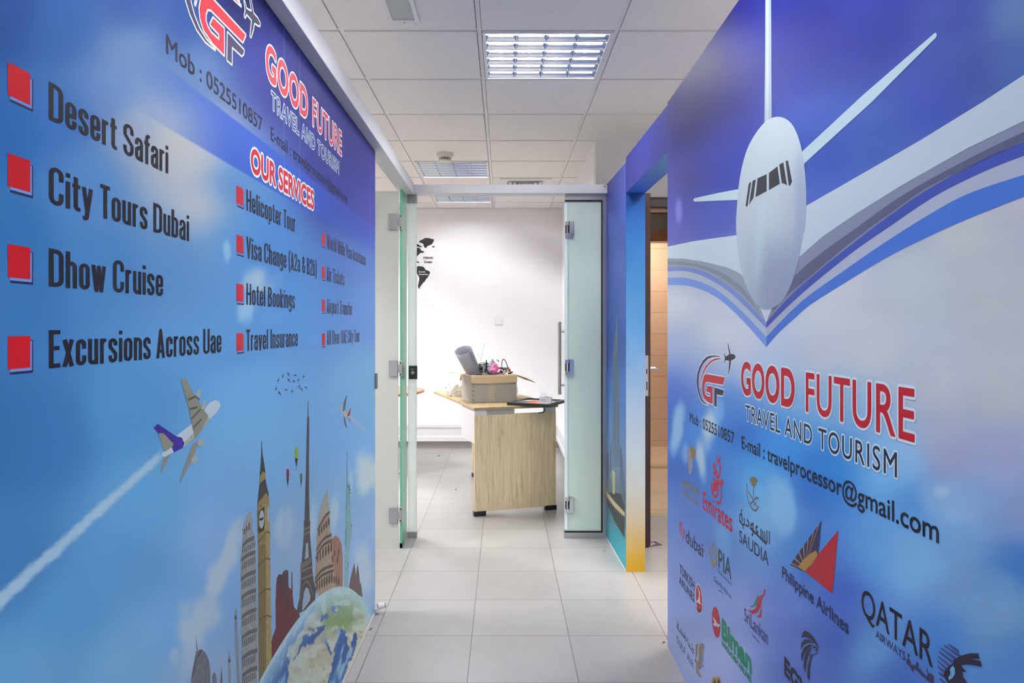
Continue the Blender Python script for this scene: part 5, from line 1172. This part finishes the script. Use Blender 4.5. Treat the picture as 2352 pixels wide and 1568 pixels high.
for a in (.335, .53): dbox('spacer', (a, 1.237, .698), (a+.07, 1.258, .734), M_alu)
dbox('cross_rail', (.25, .40, .69), (.29, 1.235, .734), M_alu)
mb = MB(); mb.tube([DM @ Vector(p) for p in catmull([(.515, .0, .734), (.517, -.002, .715), (.508, -.002, .703), (.49, -.002, .699), (.47, .0, .698)], 5, False)], .004, 8); mb.build('cable', M_black, desk, smooth=60)
ZD = .7515
# ------------------------------------------------------------------ carton with the things in it
M_card_out = mat('grey_carton', (176, 171, 162), .7, bump=(40, .05)); M_card_in = mat('kraft_carton', (220, 192, 152), .75)
BX = DM @ Matrix.Translation((.058, .303, ZD)); BW, BD, BH = .353, .27, .20
bx = thing('cardboard_box', BX @ Vector((BW/2, BD/2, 0)), 'open grey cardboard box on the desk full of cables', 'box')
mb = MB(); t = .004
for a, b in (((0,0,0),(BW,BD,t)),((0,0,t),(BW,t,BH)),((0,BD-t,t),(BW,BD,BH)),((0,t,t),(t,BD-t,BH)),((BW-t,t,t),(BW,BD-t,BH))): mb.box(a, b, BX)
mb.build('carton_body', M_card_out, bx)
def flap(pts, nm='flap'):
    """pts: rows across the flap from hinge to free edge, in box coordinates"""
    a = [[BX @ Vector(p) for p in row] for row in pts]; mb = MB(); n = len(a[0]); v = []
    for row in a: v += row
    v2 = [p+Vector((0, 0, -.004)) for p in v]; f = []; m_ = len(v)
    for i in range(len(a)-1):
        for k in range(n-1):
            q = (i*n+k, i*n+k+1, (i+1)*n+k+1, (i+1)*n+k); f += [q, tuple(m_+x for x in reversed(q))]
    ring = list(range(n))+[i*n+n-1 for i in range(1, len(a))]+[(len(a)-1)*n+k for k in range(n-2, -1, -1)]+[i*n for i in range(len(a)-2, 0, -1)]
    f += [(ring[i], ring[(i+1) % len(ring)], m_+ring[(i+1) % len(ring)], m_+ring[i]) for i in range(len(ring))]
    mb.add(v+v2, f); return mb.build(nm, M_card_in, bx)
flap([[(x, y, z) for x in np.linspace(-.001, BW+.001, 9)] for y, z in ((.002, BH+.002), (-.007, BH+.001), (-.012, BH-.012), (-.014, BH-.036))][:3]+[[(x, -.016, BH-.052-.004*math.sin(math.pi*x/BW)) for x in np.linspace(.001, BW-.001, 9)]])
flap([[(0, .004, BH+.001), (0, BD-.004, BH+.001)], [(-.09, .004, BH+.018), (-.09, BD-.004, BH+.02)], [(-.17, .01, BH+.026), (-.175, BD-.01, BH+.03)]])
flap([[(BW, .004, BH), (BW, BD-.004, BH)], [(BW+.08, .004, BH-.026), (BW+.08, BD-.004, BH-.022)], [(BW+.155, .006, BH-.062), (BW+.16, BD-.008, BH-.056)]])
flap([[(.004, BD, BH), (BW-.004, BD, BH)], [(.004, BD+.06, BH-.02), (BW-.004, BD+.06, BH-.02)], [(.01, BD+.11, BH-.06), (BW-.01, BD+.11, BH-.06)]])
box('tape_strip', (.135, -.0008, .004), (.18, 0, BH-.05), mat('clear_tape', (196, 188, 168), .25), bx, R=BX)
mb = MB()
for k in range(5): R = BX @ Matrix.Translation((.018, -.0009, .022+.032*k)) @ Matrix.Rotation(-.6, 4, 'Y'); mb.box((-.0015, 0, -.009), (.0015, .0004, .009), R)
mb.build('printed_mark', M_black, bx)
mb = MB()
for a, b in (((.158,0,.036),(.159,.0004,.062)),((.158,0,.062),(.181,.0004,.0632)),((.158,0,.036),(.176,.0004,.0372)),((.1845,0,.03),(.1865,.0004,.05)),((.186,0,.05),(.188,.0004,.064)),((.163,0,.055),(.178,.0004,.0565))): mb.box((a[0], -.0013, a[2]), (b[0], -.0009, b[2]), BX)
mb.build('red_stamp', mat('red_ink', (186, 84, 74), .6), bx)
# rolled plastic sheet leaning out of the box
def roll():
    r = thing('plastic_roll', BX @ Vector((.10, .12, .02)), 'rolled grey translucent plastic sheet leaning out of the box', 'plastic roll')
    a = BX @ Vector((.15, .15, .03)); b = BX @ Vector((-.045, .055, BH+.185)); d = (b-a).normalized()
    p = d.cross(Vector((0, 1, 0))).normalized(); q = d.cross(p); mb = MB(); n = 40; v = []; f = []
    for k in range(9):
        t_ = k/8; c = a.lerp(b, t_); rr = .042+.021*t_
        for i in range(n+1):
            an = 2*math.pi*1.06*i/n+2.2; s_ = rr*(1+.05*i/n)
            v.append(c+s_*(math.cos(an)*p+math.sin(an)*q)+d*(.012*math.cos(an*1.0+.6))*t_)
    f = [(k*(n+1)+i, k*(n+1)+i+1, (k+1)*(n+1)+i+1, (k+1)*(n+1)+i) for k in range(8) for i in range(n)]
    m = frosted('grey_translucent_plastic', (178, 179, 188), .45)
    mb.add(v, f); o = mb.build('sheet', m, r, smooth=80, fix=False)
    sm = o.modifiers.new('thickness', 'SOLIDIFY'); sm.thickness = .0012
    return r
roll()
def crumple(name, c, rx, ry, rz, m, parent, seed, sub=4, amp=.28, flat=None, R=None, soft=False):
    bm = bmesh.new(); bmesh.ops.create_icosphere(bm, subdivisions=sub, radius=1)
    from mathutils import noise
    for v in bm.verts:
        p = v.co.copy(); o = Vector((seed*3.1, seed*1.7, seed*2.3))
        k = 1+amp*((noise.noise(p*1.4+o)+.6*abs(noise.noise(p*3.3+o))-.35*abs(noise.noise(p*6.5+o))) if not soft else (noise.noise(p*1.3+o)+.75*abs(noise.noise(p*2.4+o))-.22*abs(noise.noise(p*5.0+o))))
        v.co = Vector((p.x*rx*k, p.y*ry*k, p.z*rz*k))
        if flat is not None and v.co.z < flat: v.co.z = flat
    mb = MB(); M4 = Matrix.Translation(c) @ (R if R is not None else Matrix.Identity(4))
    mb.add([M4 @ v.co for v in bm.verts], [tuple(v.index for v in f.verts) for f in bm.faces]); bm.free()
    return mb.build(name, m, parent, smooth=60 if soft else 28)
M_bag = mat('white_plastic_bag', (244, 243, 243), .35, trans=.0, coat=.2)
def bag(c, r, seed, label):
    t_ = thing('plastic_bag', (c.x, c.y, ZD), label, 'plastic bag')
    crumple('bag_body', Vector((c.x, c.y, ZD+r[2]*.82)), r[0], r[1], r[2], M_bag, t_, seed, 5, .30, -r[2]*.82, soft=True)
    return t_
b1 = bag(P(1058, 890, 5.66), (.115, .10, .105), 2, 'crumpled white plastic bag on desk left of the box')
crumple('bag_neck', P(1078, 873, 5.66), .035, .05, .05, M_bag, b1, 5, 4, .4, soft=True)
bag(DM @ Vector((.478, .66, .75)), (.06, .08, .085), 7, 'white plastic bag on desk half hidden right of the box')
# cables, wrapping and bits inside the carton
random.seed(11)
def cable_heap():
    t_ = thing('cable_bundle', BX @ Vector((.19, .13, .10)), 'tangled black cables heaped in the cardboard box', 'cables')
    M_c = mat('black_cable', (20, 20, 22), .45); M_c2 = mat('grey_cable', (46, 48, 54), .45)
    def knot(c, r, n, m, th, nm):
        mb = MB()
        for k in range(n):
            ph = random.uniform(0, 6.28); tl = random.uniform(-.9, .9); rr = random.uniform(.45, 1); pts = []
            ax = Vector((math.cos(ph)*math.sin(tl), math.sin(ph)*math.sin(tl), math.cos(tl))); u_ = ax.orthogonal().normalized(); w_ = ax.cross(u_)
            off = Vector((random.uniform(-.4, .4)*r[0], random.uniform(-.4, .4)*r[1], random.uniform(-.5, .3)*r[2])); ln = random.uniform(3.5, 7.5)
            for i in range(18):
                a = ph+ln*i/17; q = rr*(math.cos(a)*u_+math.sin(a)*w_)
                pts.append(BX @ (Vector(c)+off+Vector((q.x*r[0], q.y*r[1], q.z*r[2]))))
            mb.tube(pts, th, 6)
        mb.build(nm, m, t_, smooth=70)
    knot((.115, .11, BH+.055), (.055, .05, .045), 22, M_c, .0028, 'cable_coil')
    knot((.255, .13, BH+.03), (.07, .05, .04), 16, M_c2, .0024, 'cable_coil')
    mb = MB()
    for pts, th in (([(.125,.03,BH+.11),(.125,.02,BH+.05),(.135,.01,BH+.015),(.16,.005,BH+.004),(.20,.004,BH+.008),(.235,.012,BH+.025)], .0042), ([(.265,.06,BH+.02),(.255,.06,BH+.07),(.265,.06,BH+.11),(.285,.06,BH+.10),(.305,.06,BH+.05),(.325,.05,BH+.012)], .003),
                    ([(.03,.02,BH-.01),(.05,.01,BH+.005),(.085,.01,BH+.004),(.10,.03,BH-.02)], .004), ([(.10,.10,BH+.10),(.115,.10,BH+.16),(.135,.11,BH+.23)], .0007), ([(.075,.10,BH+.17),(.10,.10,BH+.12),(.115,.11,BH+.15)], .0007),
                    ([(.225,.1,BH+.11),(.25,.1,BH+.095),(.235,.1,BH+.10)], .002)):
        mb.tube([BX @ Vector(p) for p in catmull(pts, 6, False)], th, 8)
    mb.build('loose_cable', M_c, t_, smooth=70)
    mb = MB(); R = BX @ Matrix.Translation((.12, .02, BH+.045)) @ Matrix.Rotation(.35, 4, 'Y'); mb.box((-.006, -.005, -.026), (.006, .005, .026), R)
    R = BX @ Matrix.Translation((.238, .012, BH+.024)) @ Matrix.Rotation(-.7, 4, 'Y'); mb.box((-.007, -.005, -.013), (.007, .005, .013), R)
    R = BX @ Matrix.Translation((.315, .03, BH+.012)) @ Matrix.Rotation(1.2, 4, 'Y'); mb.box((-.006, -.006, -.018), (.006, .006, .018), R)
    mb.build('plug', M_c, t_, .002)
cable_heap()
def wrapping():
    t_ = thing('wrapping_paper', BX @ Vector((.2, .08, .12)), 'crumpled pink and white wrapping paper in the box', 'wrapping paper')
    mp = mat('pink_paper', (226, 120, 172), .55); mp2 = mat('pale_pink_paper', (238, 190, 214), .55)
    def fold(nm, pts, m):
        mb = MB(); v = [BX @ Vector(p) for p in pts]; c = sum(v, Vector())/len(v)+Vector((0, -.008, .004))
        mb.add(v+[c], [(i, (i+1) % len(v), len(v)) for i in range(len(v))]); o = mb.build(nm, m, t_, fix=False)
        s_ = o.modifiers.new('thickness', 'SOLIDIFY'); s_.thickness = .0008
    crumple('pink_ball', BX @ Vector((.195, .07, BH+.035)), .042, .04, .045, mp, t_, 3, 4, .35)
    crumple('pink_fold', BX @ Vector((.235, .05, BH+.012)), .035, .03, .025, mp2, t_, 9, 4, .35)
    fold('white_sheet', [(.125,.06,BH+.04),(.185,.07,BH+.12),(.225,.09,BH+.072),(.165,.06,BH+.06),(.15,.05,BH+.01)], mat('pale_lilac_paper', (214, 206, 222), .5))
    fold('grey_sheet', [(.105,.04,BH+.075),(.165,.03,BH+.012),(.11,.02,BH+.004),(.10,.04,BH+.03)], mat('silver_film', (150, 150, 158), .3))
wrapping()
t_ = thing('connector_plug', BX @ Vector((.305, .05, .2)), 'red and green connector plug at right end of cables', 'plug')
crumple('red_body', BX @ Vector((.315, .06, BH+.03)), .012, .01, .012, mat('red_plastic', (200, 30, 48), .4), t_, 1, 3, .2)
crumple('green_tip', BX @ Vector((.302, .05, BH+.022)), .006, .006, .009, mat('lime_plastic', (190, 210, 90), .4), t_, 4, 3, .2)
# ------------------------------------------------------------------ black framed picture lying at the desk corner
FL, FR, BR, BL_ = Vector((.026, 4.986)), Vector((.310, 4.85)), Vector((.425, 5.18)), Vector((.15, 5.315))
fx = (FR-FL).normalized(); fy = Vector((-fx.y, fx.x)); fw = (FR-FL).length; fd = (BR-FR).length
FM = Matrix(((fx.x, fy.x, 0, FL.x), (fx.y, fy.y, 0, FL.y), (0, 0, 1, ZD), (0, 0, 0, 1)))
pf = thing('picture_frame', (.23, 5.08, ZD), 'black framed picture lying flat over the desk corner', 'picture frame')
mb = MB(); e = .018
for a, b in (((0,0),(fw,e)),((0,fd-e),(fw,fd)),((0,e),(e,fd-e)),((fw-e,e),(fw,fd-e))): mb.box((a[0], a[1], 0), (b[0], b[1], .021), FM)
mb.build('frame', mat('black_wood', (18, 22, 24), .3), pf, .001)
box('glass_sheet', (e, e, .004), (fw-e, fd-e, .014), mat('glazed_picture', (176, 178, 184), .08, coat=.5), pf, R=FM)
br = thing('brochure', FM @ Vector((fw*.45, fd*.3, .02)), 'folded dark and orange brochure lying on the black frame', 'brochure')
def leaf(nm, pts, m):
    mb = MB(); v = [FM @ Vector(p) for p in pts]; mb.add(v, [tuple(range(len(v)))]); o = mb.build(nm, m, br, fix=False); s_ = o.modifiers.new('thickness', 'SOLIDIFY'); s_.thickness = .0012
leaf('dark_cover', [(.03,.02,.0225),(.12,.022,.0225),(.17,.12,.0300),(.08,.11,.0235)], mat('dark_print', (62, 58, 66), .35))
leaf('orange_page', [(.12,.022,.0225),(.255,.022,.0225),(.20,.12,.0240),(.17,.12,.0300)], mat('orange_print', (196, 98, 66), .35))
leaf('white_page', [(.085,.075,.0262),(.115,.10,.0310),(.18,.13,.0320),(.15,.09,.0295)], mat('white_print', (222, 220, 222), .4))
sb = thing('small_box', FM @ Vector((.23, .22, .014)), 'small open white carton standing on the picture glass', 'box')
SM = FM @ Matrix.Translation((.165, .20, .0145)) @ Matrix.Rotation(.25, 4, 'Z'); M_wb = mat('white_card', (222, 222, 228), .5)
mb = MB(); t = .0012; w1, d1_, h1 = .088, .05, .034
for a, b in (((0,0,0),(w1,d1_,t)),((0,0,t),(w1,t,h1)),((0,d1_-t,t),(w1,d1_,h1)),((0,t,t),(t,d1_-t,h1)),((w1-t,t,t),(w1,d1_-t,h1))): mb.box(a, b, SM)
mb.build('carton_body', M_wb, sb)
mb = MB(); R = SM @ Matrix.Translation((0, d1_*.5, h1)) @ Matrix.Rotation(.15, 4, 'Y') @ Matrix.Rotation(1.15, 4, 'X'); mb.box((0, 0, 0), (.05, .035, .001), R); R = SM @ Matrix.Translation((w1*.55, .0, h1+.008)) @ Matrix.Rotation(.28, 4, 'Y'); mb.box((-.012, 0, 0), (.05, .048, .001), R)
mb.build('lid_flap', M_wb, sb)
mb = MB(); 
for a, b in ((.012, .016), (.02, .032), (.035, .046)): mb.box((a, -.0006, .011), (b, -.0001, .016), SM)
mb.build('printed_mark', mat('grey_pink_ink', (170, 140, 146), .6), sb)
# ------------------------------------------------------------------ round table glimpsed at left
rt_ = thing('round_table', (-1.165, 6.3, 0), 'round terracotta topped table glimpsed behind the left glass post', 'table')
MB().lathe([(0, .712), (.42, .712), (.452, .722), (.455, .734), (.45, .742), (0, .742)], (-1.165, 6.3, 0), 64).build('tabletop', wood_mat('terracotta_wood', (176, 122, 94), (164, 110, 82), (140, 90, 66), (14, 1.2, 14), .35), rt_, smooth=40)
MB().cyl((-1.165, 6.3, .03), (-1.165, 6.3, .712), .03, 20).build('column', M_chrome, rt_, smooth=40)
MB().lathe([(0, 0), (.25, 0), (.25, .012), (.06, .03), (0, .03)], (-1.165, 6.3, 0), 40).build('base', M_chrome, rt_, smooth=40)
# ------------------------------------------------------------------ wall map stickers and socket plates on the end wall
BACK = Plane((-4.2, 7.6), (XR, 7.6), -1); BACK.base = .0005
M_vin = mat('black_vinyl', (20, 18, 24), .45)
wm = polys('greenland_shape', BACK, [Z_W([(435,692),(452,672),(470,668),(484,658),(505,650),(520,655),(535,652),(548,660),(562,660),(578,667),(572,680),(568,695),(552,712),(530,720),(515,728),(503,744),(490,738),(483,724),(480,706),(465,698),(450,692)]), Z_W([(556,728),(570,724),(583,728),(578,736),(564,738)])], M_vin, None, 1)
wm.name = 'wall_map_sticker'; tag(wm, 'black world map sticker with south america on white wall', 'wall sticker')
wb = BACK
polys('north_america', BACK, [Z_W([(380,700),(420,704),(440,712),(452,722),(468,728),(460,738),(440,732),(420,730),(380,735)]), Z_W([(380,745),(420,740),(440,738),(455,752),(462,766),(485,772),(488,780),(470,788),(455,786),(440,800),(425,815),(420,828),(380,830)]), Z_W([(470,776),(484,780),(480,786)]), Z_W([(400,860),(425,862),(445,872),(450,878),(432,876),(400,872)])], M_vin, wm, 1)
polys('south_america', BACK, [Z_W([(410,920),(428,908),(445,902),(450,908),(468,906),(482,914),(492,922),(498,938),(515,944),(532,950),(541,962),(538,972),(528,990),(520,1008),(508,1018),(500,1030),(490,1048),(478,1055),(470,1068),(462,1076),(455,1090),(446,1098),(452,1106),(444,1110),(433,1100),(430,1080),(436,1060),(440,1040),(444,1015),(440,1000),(428,985),(420,962),(418,940)])], M_vin, wm, 1)
def wtext(s, a, b, cap, m, layer, bold=0.0):
    A_, B_ = Z_W([a])[0], Z_W([b])[0]
    return sign('lettering', BACK, s, A_, B_, cap, m, wm, layer, bold=bold)
wtext('Atlantic', (478,836), (568,836), .020, M_vin, 1, .0016); wtext('Ocean', (486,874), (558,874), .019, M_vin, 1, .0016)
polys('underline', BACK, [Z_W([(476,840),(568,840),(568,843),(476,843)]), Z_W([(486,877),(558,877),(558,880),(486,880)])], M_vin, wm, 1)
M_wv = mat('white_lettering', (222, 222, 226), .5)
wtext('South', (440,962), (497,962), .0135, M_wv, 2, .0008); wtext('America', (438,984), (522,984), .0135, M_wv, 2, .0008)
random.seed(5)
fr_ = []
for x, y in ((443,1167),(503,1165),(465,1215),(483,1213),(523,1217),(540,1217),(422,1266),(444,1262),(513,1263),(551,1263),(567,1262),(584,1292),(636,1290),(585,770),(594,805),(594,872),(572,938)): fr_.append(Z_W([(x,y-4),(x+2.5,y-4),(x+2.0,y+5),(x-.5,y+4)]))
polys('sticker_fragment', BACK, fr_, mat('worn_vinyl', (120, 112, 112), .6), wm, 1)
s1 = P(1144.5, 736.5, 7.6)
so = thing('socket_plate', (s1.x, 7.6, s1.z), 'blank white socket plate on far wall above the box', 'socket plate')
MB().box((s1.x-.045, 7.590, s1.z-.042), (s1.x+.045, 7.6, s1.z+.042)).build('plate', M_white, so, .003)
mb = MB()
for s_ in (-.03, .03): mb.cyl((s1.x+s_, 7.5902, s1.z), (s1.x+s_, 7.589, s1.z), .003, 8)
mb.build('screw', M_satin, so)

# ------------------------------------------------------------------ labels of the printed parts
PARTS = {'red_bullet': 'printed red square bullet with dark edge', 'heading': 'red heading with white outline', 'company_name': 'red company name with white outline',
 'tagline': 'thin dark tagline with pale outline', 'contact_line': 'thin dark contact line', 'company_logo': 'red and navy monogram mark in swoosh', 'lettering': 'black printed lettering',
 'aeroplane_print': 'printed grey and white aeroplane', 'bird_flock': 'printed flock of small dark birds', 'balloon_print': 'printed hot air balloon', 'clock_tower_print': 'printed brown clock tower',
 'round_tower_print': 'printed pale leaning arcaded tower', 'domed_palace_print': 'printed dark domes and minarets', 'red_rock_print': 'printed dark red rock', 'lattice_tower_print': 'printed dark iron lattice tower',
 'amphitheatre_print': 'printed tan arched amphitheatre', 'torch_statue_print': 'printed green statue raising a torch', 'twin_spire_print': 'printed brown twin spires', 'globe_print': 'printed globe with land, sea and cloud',
 'jet_fuselage': 'printed white jet nose', 'jet_wing': 'printed white jet wing', 'tail_fin': 'printed white tail fin', 'tailplane': 'printed white tailplane', 'blue_band': 'printed blue sweeping band', 'airline_logo': 'printed airline mark with lettering',
 'skyscraper_print': 'printed grey skyscraper', 'bridge_print': 'printed cream bridge'}
for root in (ML, MR, sp_):
    for ch in root.children:
        k = ch.name.split('.')[0]
        if k in PARTS: ch['label'] = PARTS[k]
